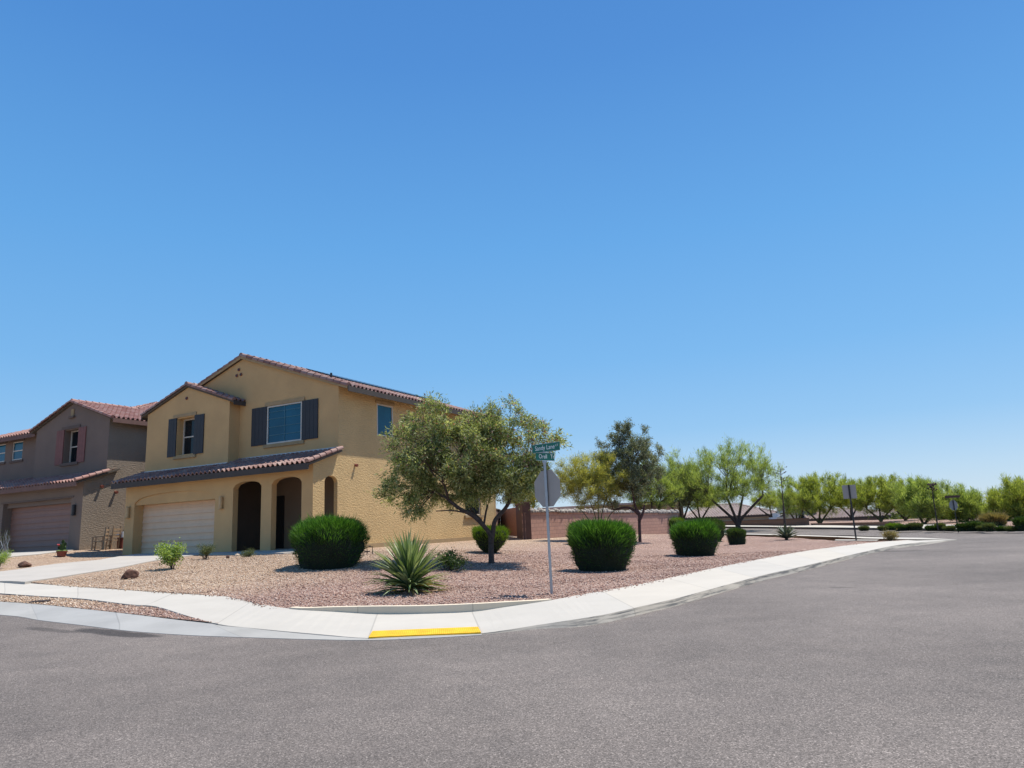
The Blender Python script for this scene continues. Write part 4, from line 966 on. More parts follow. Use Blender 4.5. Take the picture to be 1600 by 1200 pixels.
#%%PLANTS%%
# ------------------------------------------------------------------ vegetation kit
def nrm(v): return v / (np.linalg.norm(v, axis=-1, keepdims=True) + 1e-9)
def leaf_quads(P, D, L, Wd, curl=0.0):
    """P (n,3) bases, D (n,3) directions, L, Wd (n,) -> verts, faces: a pointed leaf of four corners"""
    n = len(P); D = nrm(D); r = rng.normal(size=(n, 3)); X = nrm(np.cross(D, r))
    L = np.broadcast_to(L, (n,))[:, None]; Wd = np.broadcast_to(Wd, (n,))[:, None]
    Nn = np.cross(X, D)
    V = np.stack([P, P + D * L * .45 + X * Wd * .5 + Nn * L * curl, P + D * L, P + D * L * .45 - X * Wd * .5 + Nn * L * curl], 1)
    return V.reshape(-1, 3), np.arange(4 * n).reshape(n, 4)
def merge(parts):
    Vs, Fs, Ms, off = [], [], [], 0
    for V, F, m in parts: Vs.append(V); Fs.append(F + off); Ms.append(np.full(len(F), m)); off += len(V)
    return np.concatenate(Vs), np.concatenate(Fs), np.concatenate(Ms)
def curve(p, q, sag, n=7, wob=0.06):
    p = np.array(p, float); q = np.array(q, float); t = np.linspace(0, 1, n)[:, None]; L = np.linalg.norm(q - p)
    c = p + (q - p) * t; c[:, 2] += (np.sin(np.pi * t[:, 0])) * sag * L
    w = rng.normal(size=(n, 3)) * wob * L; w[0] = 0; w[-1] = 0; return c + w * 0.5
def tree(loc, label, cat, name, trunks, ellipsoids, nclump, clump_r, nleaf, leafL, leafW, leaf, bark, group=None, up=0.2, out=0.5, r0=0.09, twig_len=0.5, droop=0.0, flower=None, seed=1, limb_wob=.05, shell=0.55, twigs=True):
    """trunks: list of polylines (local metres) ending at a fork; ellipsoids: (cx,cy,cz,rx,ry,rz[,weight]) of crown masses"""
    global rng
    rng = np.random.default_rng(seed)
    root = empty(name, loc, 0, label, cat, group)
    E = np.array([e[:6] for e in ellipsoids], float); wt = np.array([e[0 + 3] * e[4] * e[5] for e in ellipsoids]); wt /= wt.sum()
    cs = []
    tries = 0
    while len(cs) < nclump and tries < nclump * 60:
        tries += 1
        e = E[rng.choice(len(E), p=wt)]; d = rng.normal(size=3); d /= np.linalg.norm(d); r = shell + (1 - shell) * rng.random()
        if rng.random() < .3: r *= rng.random() ** .5
        p = e[:3] + d * r * e[3:6]
        if all(np.linalg.norm(p - c) > clump_r * .62 for c in cs[-60:]): cs.append(p)
    cs = np.array(cs)
    mb = MB(); forks = []
    for tr in trunks:
        r0_ = r0
        if isinstance(tr, tuple): tr, r0_ = tr[0], tr[1]
        pts = [np.array(p, float) for p in tr]; n = len(pts)
        fine = crom(pts, 4); m = len(fine); rad = np.linspace(r0_, r0_ * .5, m)
        rad[0] *= 1.35 if r0_ == r0 else 1.0
        mb.tube([tuple(p) for p in fine], list(rad), 8); forks.append((fine[-1], rad[-1])); 
        forks.append((fine[int(m * .75)], rad[int(m * .75)]))
    # main limbs: k-means-ish groups
    K = max(3, min(11, nclump // 9)); cen = cs[rng.choice(len(cs), K, replace=False)]
    for _ in range(6):
        lab = np.argmin(((cs[:, None] - cen[None]) ** 2).sum(-1), 1)
        for k in range(K):
            if (lab == k).any(): cen[k] = cs[lab == k].mean(0)
    twP, twD = [], []
    for k in range(K):
        mem = cs[lab == k]
        if not len(mem): continue
        tgt = mem.mean(0); fk = min(forks, key=lambda f: np.linalg.norm(f[0] - tgt))
        joint = fk[0] + (tgt - fk[0]) * .72
        lp = curve(fk[0], joint, .07, 7, limb_wob); rr = np.linspace(fk[1] * .8, fk[1] * .35, 7); mb.tube([tuple(p) for p in lp], list(rr), 6)
        for c in mem:
            i = rng.integers(3, 7); st = lp[i]; bp = curve(st, c, .04, 5, limb_wob); mb.tube([tuple(p) for p in bp], list(np.linspace(rr[i] * .6, .008, 5)), 5, False)
    trunk = mb.build('trunk', bark, root, True)
    # leaves
    parts = []; LP, LD = [], []
    nt_ = 14
    for c in cs:
        sc = rng.uniform(.65, 1.25); e = E[np.argmin((((c - E[:, :3]) / E[:, 3:6]) ** 2).sum(1))]
        outd = (c - e[:3]) / e[3:6]; outd = outd / (np.linalg.norm(outd) + 1e-6)
        td = nrm(rng.normal(size=(nt_, 3)) * .9 + outd * out * 1.4 + np.array([0, 0, up * 2 - droop])); tl = rng.uniform(.5, 1.3, nt_) * clump_r * sc
        per = int(nleaf * sc / nt_)
        for d, l in zip(td, tl):
            t = rng.random(per) ** .8; jit = rng.normal(size=(per, 3)) * clump_r * .13
            LP.append(c + d * (t * l)[:, None] + jit + np.array([0, 0, -droop * .3]) * (t ** 2)[:, None] * l); LD.append(nrm(d + rng.normal(size=(per, 3)) * .75 + np.array([0, 0, up - droop])))
            if twigs: twP.append((c, c + d * l))
    LP = np.concatenate(LP); LD = np.concatenate(LD); n = len(LP)
    V, F = leaf_quads(LP, LD, leafL * rng.uniform(.6, 1.3, n), leafW * rng.uniform(.7, 1.3, n)); parts.append((V, F, 0)); mats = [leaf]
    if flower is not None:
        k = rng.random(n) < flower[1]; k &= (LP[:, 2] > np.percentile(LP[:, 2], 35))
        V, F = leaf_quads(LP[k], LD[k], leafL * .7, leafW * 2.2); parts.append((V, F, 1)); mats.append(flower[0])
    V, F, M_ = merge(parts); np_mesh('crown', V, F, mats, root, M_ if len(mats) > 1 else None)
    if twigs:
        A_ = np.array([t[0] for t in twP]); B_ = np.array([t[1] for t in twP]); d = B_ - A_; r = rng.normal(size=d.shape); x = nrm(np.cross(d, r)) * .006
        V = np.stack([A_ - x, A_ + x, B_ + x * .3, B_ - x * .3], 1).reshape(-1, 3); tw = np_mesh('twigs', V, np.arange(len(V)).reshape(-1, 4), bark, root)
    return root
def bush_mesh(name, rx, ry, h, nblade, bl, bw, leaf, seed=1, base_f=0.72, belly=.55, tip=None, mesh_only=False, top_flat=.5):
    """clipped mound: widest at `belly` of its height, narrower at the foot"""
    global rng
    rng = np.random.default_rng(seed)
    def prof(t):                                     # radius factor at height fraction t
        t = np.asarray(t, float); lo = base_f + (1 - base_f) * np.sin(np.clip(t / belly, 0, 1) * np.pi / 2)
        hi = np.clip(1 - np.clip((t - belly) / (1 - belly), 0, 1) ** (2 + top_flat * 2), 0, 1) ** .5
        return np.where(t < belly, lo, hi)
    n = nblade
    t = rng.random(n) ** .5; ph = rng.random(n) * 2 * np.pi; 
    top = rng.random(n) < .42
    rr = np.where(top, np.sqrt(rng.random(n)), 1.0)
    # surface point: for `top` samples find the height of the cap at that radius
    tc = belly + (1 - belly) * np.clip(1 - rr ** 2, 0, 1) ** (1 / (2 + top_flat * 2))
    tt = np.where(top, tc, t * .96); R_ = np.where(top, rr, prof(tt))
    lump = 1 + .07 * np.sin(ph * 2 + seed * 1.7) + .045 * np.sin(ph * 5 + tt * 7 + seed) + .035 * np.sin(ph * 9 + tt * 13 + seed * 2)
    x = R_ * rx * np.cos(ph) * lump; y = R_ * ry * np.sin(ph) * lump; z = tt * h * (1 + .04 * np.sin(x * 3 + seed) * np.cos(y * 4))
    ins = 1 - rng.random(n) * .12
    P = np.stack([x * ins, y * ins, z * ins + .01], 1)
    outd = np.stack([np.cos(ph) * (1 - .0 * tt), np.sin(ph), np.zeros(n)], 1) * np.where(top, .25 + .5 * rr, .85)[:, None]
    D = outd + np.array([0, 0, 1.0]) * np.where(tt > .45, 1.05, .25)[:, None] + rng.normal(size=(n, 3)) * .33
    L = bl * rng.uniform(.5, 1.3, n) * np.where(tt > .5, 1.15, .55) * np.where(rng.random(n) < .05, 1.7, 1.0)
    V, F = leaf_quads(P, D, L, bw * rng.uniform(.7, 1.3, n))
    # near-black solid core: shade inside the bush put into its colour
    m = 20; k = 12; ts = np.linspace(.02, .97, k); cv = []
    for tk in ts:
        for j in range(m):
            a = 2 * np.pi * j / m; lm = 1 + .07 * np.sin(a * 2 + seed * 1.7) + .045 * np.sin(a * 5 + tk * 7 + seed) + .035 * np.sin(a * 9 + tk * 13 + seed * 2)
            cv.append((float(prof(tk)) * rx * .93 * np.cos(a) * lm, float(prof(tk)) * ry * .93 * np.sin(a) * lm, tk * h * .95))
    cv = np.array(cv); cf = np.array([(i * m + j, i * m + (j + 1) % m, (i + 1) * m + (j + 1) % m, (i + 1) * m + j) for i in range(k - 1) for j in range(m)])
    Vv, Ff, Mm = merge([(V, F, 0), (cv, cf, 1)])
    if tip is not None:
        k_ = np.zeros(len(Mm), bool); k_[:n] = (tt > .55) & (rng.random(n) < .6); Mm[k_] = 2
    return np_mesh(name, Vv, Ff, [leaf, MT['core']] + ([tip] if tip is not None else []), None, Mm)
def bush(px, py, wpx, hpx, label, leaf='L_bush', nb=9000, name='clipped_bush', bl=.16, bw=.012, group='clipped mound bushes in the gravel', fn=T, asp=1.0, seed=1, base_f=.72, belly=.55, top_flat=.5, cat='bush'):
    P = gp(px, py, fn); s = ppm(P); rx = wpx / s / 2 - bl * .35; h = hpx / s - bl * .35
    P2_ = Vector((P.x, P.y, 0)); d = P2_.normalized(); c = P + Vector((d.x, d.y, 0)) * (rx * base_f * asp * .8); c.z = min(fn(c.x, c.y), P.z) - .05
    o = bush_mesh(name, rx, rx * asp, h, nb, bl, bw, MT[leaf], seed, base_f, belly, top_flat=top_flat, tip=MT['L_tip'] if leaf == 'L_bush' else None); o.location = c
    tag(o, label, cat, group); return o
def rosette(name, loc, n, L, W, mat, label, cat, up0=5, up1=95, seed=2, dry=0, drymat=None, bend=.25, group=None, thick=.0):
    """sword-leaved plant: leaves fan from horizontal to upright"""
    global rng
    rng = np.random.default_rng(seed); V = []; F = []; M_ = []
    for i in range(n):
        az_ = i * 2.39996 + rng.normal() * .15; f = (i + .5) / n; el = math.radians(up0 + (up1 - up0) * (f ** .8) * .93 + rng.normal() * 5); el = min(el, math.radians(89))
        isdry = rng.random() < dry and f < .35; l = L * rng.uniform(.8, 1.08) * (.82 + .18 * f); w = W * rng.uniform(.8, 1.15)
        if isdry: el -= math.radians(18)
        ns = 5; i0 = len(V); hd = np.array([math.cos(az_), math.sin(az_), 0]); side = np.array([-math.sin(az_), math.cos(az_), 0])
        for k in range(ns + 1):
            t = k / ns; e = el - bend * t * t * (1.2 - f); d = hd * math.cos(e) + np.array([0, 0, 1]) * math.sin(e)
            p = d * l * t + np.array([0, 0, .05 + .12 * f]); p[2] = max(p[2], .015)
            ww = w * (.75 + .5 * math.sin(min(1, t * 2.2) * math.pi / 2)) * (1 - t ** 2.5) * .5 + .001
            nn = np.cross(side, d); cup = ww * .55
            V += [p - side * ww + nn * cup * -1, p, p + side * ww + nn * cup * -1]
        for k in range(ns):
            a = i0 + k * 3; F += [(a, a + 1, a + 4, a + 3), (a + 1, a + 2, a + 5, a + 4)]; M_ += [int(isdry)] * 2
    o = np_mesh(name, np.array(V), np.array(F), [mat, drymat or mat], None, np.array(M_)); o.location = loc
    tag(o, label, cat, group); return o
def loc_off(P, dx, dz, dy=0): return (dx, dy, dz)

# ================================================================== garden plants
bush(515, 889, 124, 82, 'large clipped green bush beside the porch of the tan house', nb=16000, seed=3, bl=.17, base_f=.74)
bush(943, 893, 106, 80, 'clipped green bush just right of the near stop sign', nb=15000, seed=4, base_f=.72, belly=.6)
bush(915, 852, 50, 40, 'small clipped bush half hidden behind the bush near the stop sign', nb=5000, seed=5)
bush(1088, 869, 78, 56, 'clipped green bush in front of the block wall end, nearest the kerb', nb=12000, seed=6, base_f=.8)
bush(1105, 846, 66, 36, 'dark clipped bush hidden behind the kerbside bush', nb=7000, seed=7, leaf='L_dark')
bush(1046, 834, 48, 26, 'small flat-topped lime bush at the end of the block wall', nb=5000, seed=8, leaf='L_lime', base_f=.45, belly=.7, top_flat=1.5)
bush(1152, 851, 29, 26, 'small square-clipped bush right of the kerbside bush', nb=4000, seed=9, leaf='L_dark', base_f=.9, belly=.6, top_flat=2, bl=.09)
bush(767, 864, 60, 43, 'flat-topped lime bush behind the trunk of the willow-leaved tree', nb=6000, seed=10, leaf='L_lime', base_f=.28, belly=.72, top_flat=1.5, bl=.12)
# leafy shrubs
def shrub(px, py, wpx, hpx, label, leaf, name='leafy_shrub', n=2600, L=.05, Wd=.028, stems=7, seed=1, fn=T, group=None, stemmat='bark', core=False, flower=None, up=.4):
    global rng
    rng = np.random.default_rng(seed); P = gp(px, py, fn); s = ppm(P); rx = wpx / s / 2; h = hpx / s
    root = empty(name, P, 0, label, 'shrub', group); mb = MB(); LP = []; LD = []
    for k in range(stems):
        a = rng.random() * 6.28; tip = np.array([math.cos(a) * rx * rng.uniform(.3, .85), math.sin(a) * rx * rng.uniform(.3, .85), h * rng.uniform(.55, .92)])
        c = curve((rng.normal() * .03, rng.normal() * .03, -.03), tip, .05, 6, .08); mb.tube([tuple(q) for q in c], list(np.linspace(.014, .004, 6)), 5, False)
        m = n // stems; t = rng.uniform(.35, 1.08, m) ** .8; pts = np.stack([np.interp(t, np.linspace(0, 1, 6), c[:, i]) for i in range(3)], 1)
        LP.append(pts + rng.normal(size=(m, 3)) * rx * .20 * np.array([1, 1, .8])); LD.append(rng.normal(size=(m, 3)) + np.array([math.cos(a) * .5, math.sin(a) * .5, up]))
    mb.build('stem', MT[stemmat], root, True); LP = np.concatenate(LP); LP[:, 2] = np.maximum(LP[:, 2], .02)
    V, F = leaf_quads(LP, np.concatenate(LD), L * rng.uniform(.6, 1.3, len(LP)), Wd * rng.uniform(.7, 1.2, len(LP))); np_mesh('foliage', V, F, MT[leaf], root)
    return root
shrub(269, 889, 52, 40, 'pale green leafy shrub in the gravel in front of the garage', 'L_light', n=2400, seed=21, L=.075, Wd=.042)
shrub(321, 874, 28, 24, 'small round olive shrub beside the driveway of the tan house', 'L_weed', n=2400, seed=22, L=.05, Wd=.014, stems=12)
shrub(388, 870, 30, 10, 'low grey-green weed beside the porch path', 'L_weed', n=1200, seed=23, L=.05, Wd=.014, stems=9, up=0)
shrub(705, 892, 58, 27, 'low dark leafy plant right of the sword-leaved yucca', 'L_dark', n=2200, seed=24, L=.07, Wd=.028, stems=10)
shrub(-4, 889, 36, 28, 'green shrub cut by the left edge of the photo', 'L_light', n=2600, seed=25, L=.05, Wd=.02, stems=12)
shrub(4, 880, 24, 56, 'sparse grey twiggy plant at the left edge beside the mauve garage', 'L_weed', n=300, seed=26, L=.05, Wd=.012, stems=14, stemmat='galv')
shrub(1391, 845, 28, 14, 'low dry tan shrub beside the far corner of the sidewalk', 'L_dry', n=2500, seed=27, L=.09, Wd=.018, stems=14)
# yucca and agave
P = gp(640, 925); rosette('yucca', P, 300, 1.2, .064, MT['L_yucca'], 'big sword-leaved yucca in the gravel behind the yellow tactile paving', 'yucca', 3, 86, 31, .2, MT['L_dry'], .2)
P = gp(1229, 843.5); s = ppm(P)
ag = empty('agave', P, 0, 'blue-green agave with a tall bloom stalk at the far end of the gravel', 'agave')
o = rosette('rosette', (0, 0, 0), 50, 26 / s, .12, MT['L_agave'], None, None, 6, 58, 32, 0, None, .05); o.parent = ag
mb = MB(); st = [(0, 0, 0), (.02, 0, 1.2), (.06, 0, 2.2), (.12, 0, 3.75)]; mb.tube(st, [.085, .06, .028, .015], 8)
rng = np.random.default_rng(5)
for k in range(26):
    z = rng.uniform(2.75, 3.75); a = rng.random() * 6.28; l = rng.uniform(.15, .42); mb.tube([(.11, 0, z), (.11 + math.cos(a) * l, math.sin(a) * l, z + l * .35)], [.007, .005], 4)
    mb.lathe((.11 + math.cos(a) * l, math.sin(a) * l, z + l * .35 - .02), [(.01, 0), (.03, .03), (.01, .06)], 6)
mb.build('bloom_stalk', MT['bark'], ag)

# ================================================================== trees
P = gp(768, 880); s = ppm(P)
def el(px, py, rx, ry, P0=P, s0=None, dy=0.0, depth=1.0, base=(768, 880)):
    s0 = s0 or s; return ((px - base[0]) / s0, dy, (base[1] - py) / s0, rx / s0, (rx + ry) / 2 / s0 * depth, ry / s0)
def T2(px, py, dy=0, s0=None, base=(768, 880)): s0 = s0 or s; return ((px - base[0]) / s0, dy, (base[1] - py) / s0)
tree(P, 'wide willow-leaved tree with pink blossom and a forked dark trunk', 'tree', 'flowering_tree',
     [[T2(768, 882), T2(768, 860), T2(768, 838), T2(758, 822, -.1), T2(742, 806, -.2), T2(722, 794, -.3), T2(705, 780, -.3)],
      ([T2(768, 850), T2(772, 833), T2(776, 815), T2(788, 802, .1), T2(799, 788, .1), T2(806, 768, .1), T2(816, 745, .1)], .085),
      ([T2(760, 824), T2(750, 810, .3), T2(736, 794, .5), T2(728, 770, .6), T2(728, 748, .6)], .05),
      ([T2(736, 802, -.2), T2(712, 797, -.5), T2(688, 797, -.8)], .028),
      ([T2(758, 822), T2(762, 800, .2), T2(768, 780, .3), T2(774, 755, .3)], .04)],
     [el(640, 742, 48, 42, dy=.2), el(628, 768, 34, 30), el(688, 664, 52, 46), el(672, 772, 62, 26), el(735, 715, 72, 70), el(806, 662, 60, 46, dy=.3), el(850, 700, 44, 46), el(795, 742, 66, 44, dy=-.3), el(655, 700, 50, 50, dy=-.4), el(755, 662, 36, 30), el(720, 750, 60, 45, dy=.5), el(830, 740, 44, 36, dy=.2), el(768, 690, 46, 50, dy=-.2), el(778, 720, 40, 40, dy=.3)],
     275, .42, 270, .13, .026, MT['L_main'], MT['bark'], up=.05, droop=.12, r0=.095, flower=(MT['L_pink'], .05), seed=41, out=.35)
P = gp(1000, 847); s = ppm(P); B_ = (1000, 847)
e = lambda px, py, rx, ry, dy=0: el(px, py, rx, ry, dy=dy, s0=s, base=B_); t2 = lambda px, py, dy=0: T2(px, py, dy, s, B_)
tree(P, 'grey-green olive-like tree with a slim red-brown trunk in front of the block wall', 'tree', 'olive_tree',
     [[t2(1000, 850), t2(1001, 825), t2(1002, 803), t2(997, 792), t2(994, 760), t2(998, 720)], [t2(1001, 815), t2(1008, 803), t2(1012, 790)], [t2(1001, 803), t2(985, 793), t2(962, 796)]],
     [e(965, 690, 30, 26), e(1000, 690, 38, 36), e(1030, 712, 28, 26), e(975, 735, 40, 34), e(1015, 755, 40, 36), e(962, 775, 32, 18), e(1000, 725, 46, 50), e(985, 680, 20, 18)],
     150, .40, 420, .075, .030, MT['L_olive'], MT['barkred'], up=.15, r0=.085, seed=42)
P = gp(938, 846); s = ppm(P); B_ = (938, 846)
tree(P, 'yellow-green palo verde with many thin stems against the block wall', 'tree', 'palo_verde',
     [[t2(936, 848), t2(934, 815), t2(928, 790), t2(915, 760)], [t2(938, 848), t2(942, 810), t2(950, 785), t2(962, 765)], [t2(934, 848), t2(922, 812), t2(905, 790)], [t2(937, 848), t2(938, 800), t2(940, 760), t2(940, 735)], [t2(940, 848), t2(952, 812), t2(968, 795)]],
     [e(905, 745, 30, 30), e(930, 735, 38, 28), e(962, 742, 32, 26), e(935, 765, 50, 28), e(885, 758, 22, 26), e(975, 760, 18, 20), e(925, 722, 22, 16)],
     150, .42, 420, .11, .014, MT['L_palo'], MT['barkgreen'], up=.45, r0=.035, seed=43, out=.5, limb_wob=.03)
def simple_tree(px, py, ytop, x0, x1, label, leaf, bark, Y=None, fn=Tfar, name='palo_verde', nclump=60, nleaf=150, L=.28, Wd=.02, seed=1, ybot=None, ntr=3, group='trees across the street', up=.75, clr=.62, r0=.12, wf=1.36):
    P = gp(px, py, fn)
    if Y: q_ = at(px, py, Y); P = Vector((q_.x, q_.y, fn(q_.x, q_.y)))
    s = ppm(P); ybot = ybot or py - 22; R2 = random.Random(seed)
    w = (x1 - x0) / 2 * wf; cx = (x0 + x1) / 2; h = (ybot - ytop) / 2; cy = (ytop + ybot) / 2
    zb = py - (P.z - fn(P.x, P.y)) * 0
    y0 = 600 - 0
    # vertical reference: pixel of the true base
    q = R @ (np.array(P) - CAM); yb = 600 + F_PX * q[1] / q[2]; xb = 800 + F_PX * q[0] / q[2]
    g = lambda x, y, rx, ry, dy=0: ((x - xb) / s, dy, (yb - y) / s, rx / s, (rx + ry) / 2 / s, ry / s)
    els = [g(cx, cy + h * .1, w * .8, h * .8), g(cx, cy + h * .45, w * .8, h * .5)]
    for k in range(7):
        a = -0.35 + (math.pi + .7) * k / 6; els.append(g(cx + math.cos(a) * w * .62, cy - math.sin(a) * h * .5, w * R2.uniform(.26, .42), h * R2.uniform(.3, .5), R2.uniform(-.8, .8)))
    trs = []
    for k in range(ntr):
        f = (k + .5) / ntr - .5; trs.append([(0 + f * .15, 0, -.1), (f * w / s * .14, R2.uniform(-.1, .1), (yb - ybot) / s * .45), (f * w / s * 1.0, R2.uniform(-.4, .4), (yb - ybot) / s + h / s * .35)])
    return tree(P, label, 'tree', name, trs, els, int(nclump * 1.9), clr * .85, int(nleaf * 1.0), L, Wd * 1.15, MT[leaf], MT[bark], group, up=up, r0=r0, seed=seed, out=.6, limb_wob=.04)
simple_tree(1154, 826, 694, 1056, 1222, 'large light green mesquite spreading over the hip-roofed house', 'L_mesq', 'bark', Y=58, nclump=120, nleaf=170, L=.32, Wd=.020, seed=51, ybot=794, ntr=4, clr=.85, r0=.16, name='mesquite_tree')
simple_tree(1066, 822, 716, 1034, 1104, 'loose mid-green tree between the olive-like tree and the mesquite', 'L_olive', 'bark', Y=60, nclump=70, nleaf=170, seed=52, ybot=800, name='broadleaf_tree')
simple_tree(1095, 824, 762, 1062, 1130, 'low yellow-green tree behind the end of the block wall', 'L_far', 'bark', Y=66, nclump=50, nleaf=170, seed=53, ybot=800)
simple_tree(1246, 822, 744, 1222, 1268, 'narrow green tree behind the agave bloom stalk', 'L_mesq', 'bark', Y=72, nclump=45, nleaf=170, seed=54, ybot=812)
simple_tree(1282, 823, 740, 1250, 1336, 'yellow-green palo verde left of the far square sign', 'L_far', 'barkgreen', Y=62, nclump=85, nleaf=210, seed=55, ybot=808)
simple_tree(1378, 824, 742, 1336, 1418, 'bright yellow palo verde right of the far square sign', 'L_far', 'barkgreen', Y=60, nclump=80, nleaf=210, seed=56, ybot=806)
simple_tree(1446, 828, 749, 1412, 1478, 'upright green palo verde with a V-shaped trunk', 'L_mesq', 'bark', Y=51.5, nclump=70, nleaf=200, seed=57, ybot=816, ntr=2)
simple_tree(1482, 827, 770, 1462, 1510, 'yellowish tree behind the far street-name sign', 'L_far', 'bark', Y=60, nclump=45, nleaf=200, seed=58, ybot=820)
simple_tree(1508, 829, 766, 1482, 1546, 'rounded dark green tree right of the far street-name sign', 'L_mesq', 'bark', Y=52, nclump=55, nleaf=200, seed=59, ybot=822, ntr=2, wf=1.12)
simple_tree(1590, 829, 750, 1550, 1650, 'big yellow-green palo verde cut by the right edge', 'L_far', 'barkgreen', Y=50, nclump=90, nleaf=230, seed=60, ybot=820, wf=1.1)
simple_tree(1208, 823, 770, 1180, 1250, 'low leafy tree filling the gap right of the mesquite', 'L_far', 'bark', Y=76, nclump=50, nleaf=170, seed=71, ybot=800)
simple_tree(1332, 823, 756, 1300, 1362, 'olive tree behind the far square sign', 'L_mesq', 'bark', Y=72, nclump=50, nleaf=170, seed=72, ybot=800)
simple_tree(1418, 826, 762, 1396, 1446, 'pale tree between the bright yellow palo verde and the V-shaped trunk', 'L_far', 'bark', Y=62, nclump=45, nleaf=170, seed=73, ybot=808)
simple_tree(1020, 826, 722, 985, 1060, 'soft green tree behind the trunk of the olive-like tree', 'L_mesq', 'bark', Y=56, nclump=60, nleaf=170, seed=74, ybot=800)
simple_tree(822, 800, 738, 786, 852, 'loose lime-green tree behind the board gate', 'L_palo', 'barkgreen', Y=48, nclump=45, nleaf=150, seed=75, ybot=800, wf=1.2, fn=lambda x, y: .7)
FG = 'low shrubs along the far side of the cross street'
bush(1524, 829, 26, 13, 'dark green low shrub left of the right-hand gap', 'L_dark', 3500, 'low_shrub', .14, .02, FG, Tfar, seed=61, base_f=.9, cat='shrub')
bush(1546, 829.5, 16, 11, 'small olive shrub at the right-hand gap', 'L_weed', 2500, 'low_shrub', .14, .02, FG, Tfar, seed=62, base_f=.9, cat='shrub')
bush(1597, 829, 20, 20, 'dark round shrub at the right edge', 'L_dark', 3500, 'low_shrub', .14, .02, FG, Tfar, seed=63, base_f=.9, cat='shrub')
bush(1566, 829, 18, 6, 'flat dark shrub under the right-edge palo verde', 'L_dark', 2000, 'low_shrub', .10, .02, FG, Tfar, seed=64, base_f=.9, cat='shrub')
bush(1430, 828, 22, 10, 'olive shrub left of the V-shaped trunk', 'L_weed', 2500, 'low_shrub', .14, .02, FG, Tfar, seed=65, base_f=.9, cat='shrub')
bush(1398, 827, 26, 9, 'green hedge-like shrub below the bright yellow palo verde', 'L_lime', 2500, 'low_shrub', .12, .02, FG, Tfar, seed=66, base_f=.9, cat='shrub')
bush(1470, 828, 14, 10, 'small green shrub right of the V-shaped trunk', 'L_weed', 2000, 'low_shrub', .12, .02, FG, Tfar, seed=67, base_f=.9, cat='shrub')
bush(1554, 822, 34, 18, 'dry orange-tan brush in the right-hand gap', 'L_dry', 3500, 'dry_brush', .25, .03, FG, Tfar, seed=68, base_f=.95, cat='shrub')
for k_, (px_, w_, h_, lf_) in enumerate(((1412, 24, 8, 'L_dark'), (1456, 18, 7, 'L_dark'), (1484, 16, 6, 'L_weed'), (1505, 18, 11, 'L_dark'), (1535, 14, 7, 'L_weed'), (1580, 16, 6, 'L_weed'), (1380, 14, 6, 'L_weed'), (1350, 14, 6, 'L_weed'))):
    bush(px_, 828.5 + (px_ > 1490) * .8, w_, h_, ['dark shrub just right of the hedge-like green shrub', 'dark shrub at the foot of the V-shaped trunk', 'olive shrub below the yellowish tree', 'dark shrub below the far street-name sign', 'olive shrub in the left half of the right-hand gap', 'olive shrub in the right half of the right-hand gap', 'low olive tuft below the trunk of the bright yellow palo verde', 'tiny olive tuft in front of the garage house'][k_], lf_, 2200, 'low_shrub', .12, .02, FG, Tfar, seed=80 + k_, base_f=.9, cat='shrub')
# scrub far beyond the houses: nobody could count it
rng = np.random.default_rng(90); LPs, LDs = [], []
for k_ in range(1500):
    a_, b_ = rng.uniform(-130, 55), 90 + rng.random() ** 1.5 * 160
    b_ += .9 * max(0, a_)
    x_, y_ = xy(a_, b_); z_ = max(Tfar(x_, y_), -2.2); r_ = rng.uniform(1.2, 2.6); m_ = 110
    d_ = nrm(rng.normal(size=(m_, 3))) * rng.uniform(.5, 1, (m_, 1)) * np.array([r_, r_, r_ * .8]); d_[:, 2] = np.abs(d_[:, 2]) + rng.random(m_) * .5
    LPs.append(np.array([x_, y_, z_]) + d_); LDs.append(rng.normal(size=(m_, 3)) + np.array([0, 0, .6]))
V_, F_ = leaf_quads(np.concatenate(LPs), np.concatenate(LDs), .55, .28); o = np_mesh('distant_scrub', V_, F_, MT['L_scrub']); tag(o, 'distant green scrub beyond the houses', 'scrub', None, 'stuff')
P = gp(1466, 828.5, Tfar); s = ppm(P); q = empty('bloom_stalk_plant', P, 0, 'thin dark agave bloom stalk rising above the trees across the street', 'agave')
mb = MB(); hh = 70 / s; mb.tube([(0, 0, 0), (.02, 0, hh)], [.045, .02], 6); rng = np.random.default_rng(9)
for k in range(22):
    z = hh * rng.uniform(.86, 1.02); a = rng.random() * 6.28; l = rng.uniform(.08, .26); mb.tube([(.02, 0, z), (.02 + math.cos(a) * l, math.sin(a) * l, z + .06)], [.02, .015], 4); mb.lathe((.02 + math.cos(a) * l, math.sin(a) * l, z + .03), [(.02, 0), (.06, .05), (.02, .1)], 6)
mb.build('stalk', MT['bark'], q)
#%%THINGS%%
# ================================================================== yard wall, gate, back houses
# the wall runs from the back corner of the side yard away along the side street
G_a = gp(783, 838); G_b = gp(811, 840); Wp0 = gp(822, 843); Wp1 = gp(1062, 833)
def frame_of(p, q):
    d = Vector((q.x - p.x, q.y - p.y, 0)); return d.length, math.atan2(d.y, d.x)
L_, th_ = frame_of(Wp0, Wp1)
wl = empty('yard_wall', Wp0, th_, 'pink block wall with a pale stone cap along the gravel yard', 'wall')
nz = 24; hw = 47 / ppm(Wp0) - .2; slope = (Wp1.z - Wp0.z)
mb = MB()
seg = 6; sl_ = L_ / seg
for k in range(seg):
    z0 = slope * (k + 1) / seg; mb.box((k * sl_, 0, min(z0, 0) - .8), ((k + 1) * sl_, .2, hw + slope * (k + .5) / seg))
mb.build('wall_blocks', MT['wall'], wl)
mb = MB(); R2 = random.Random(4)
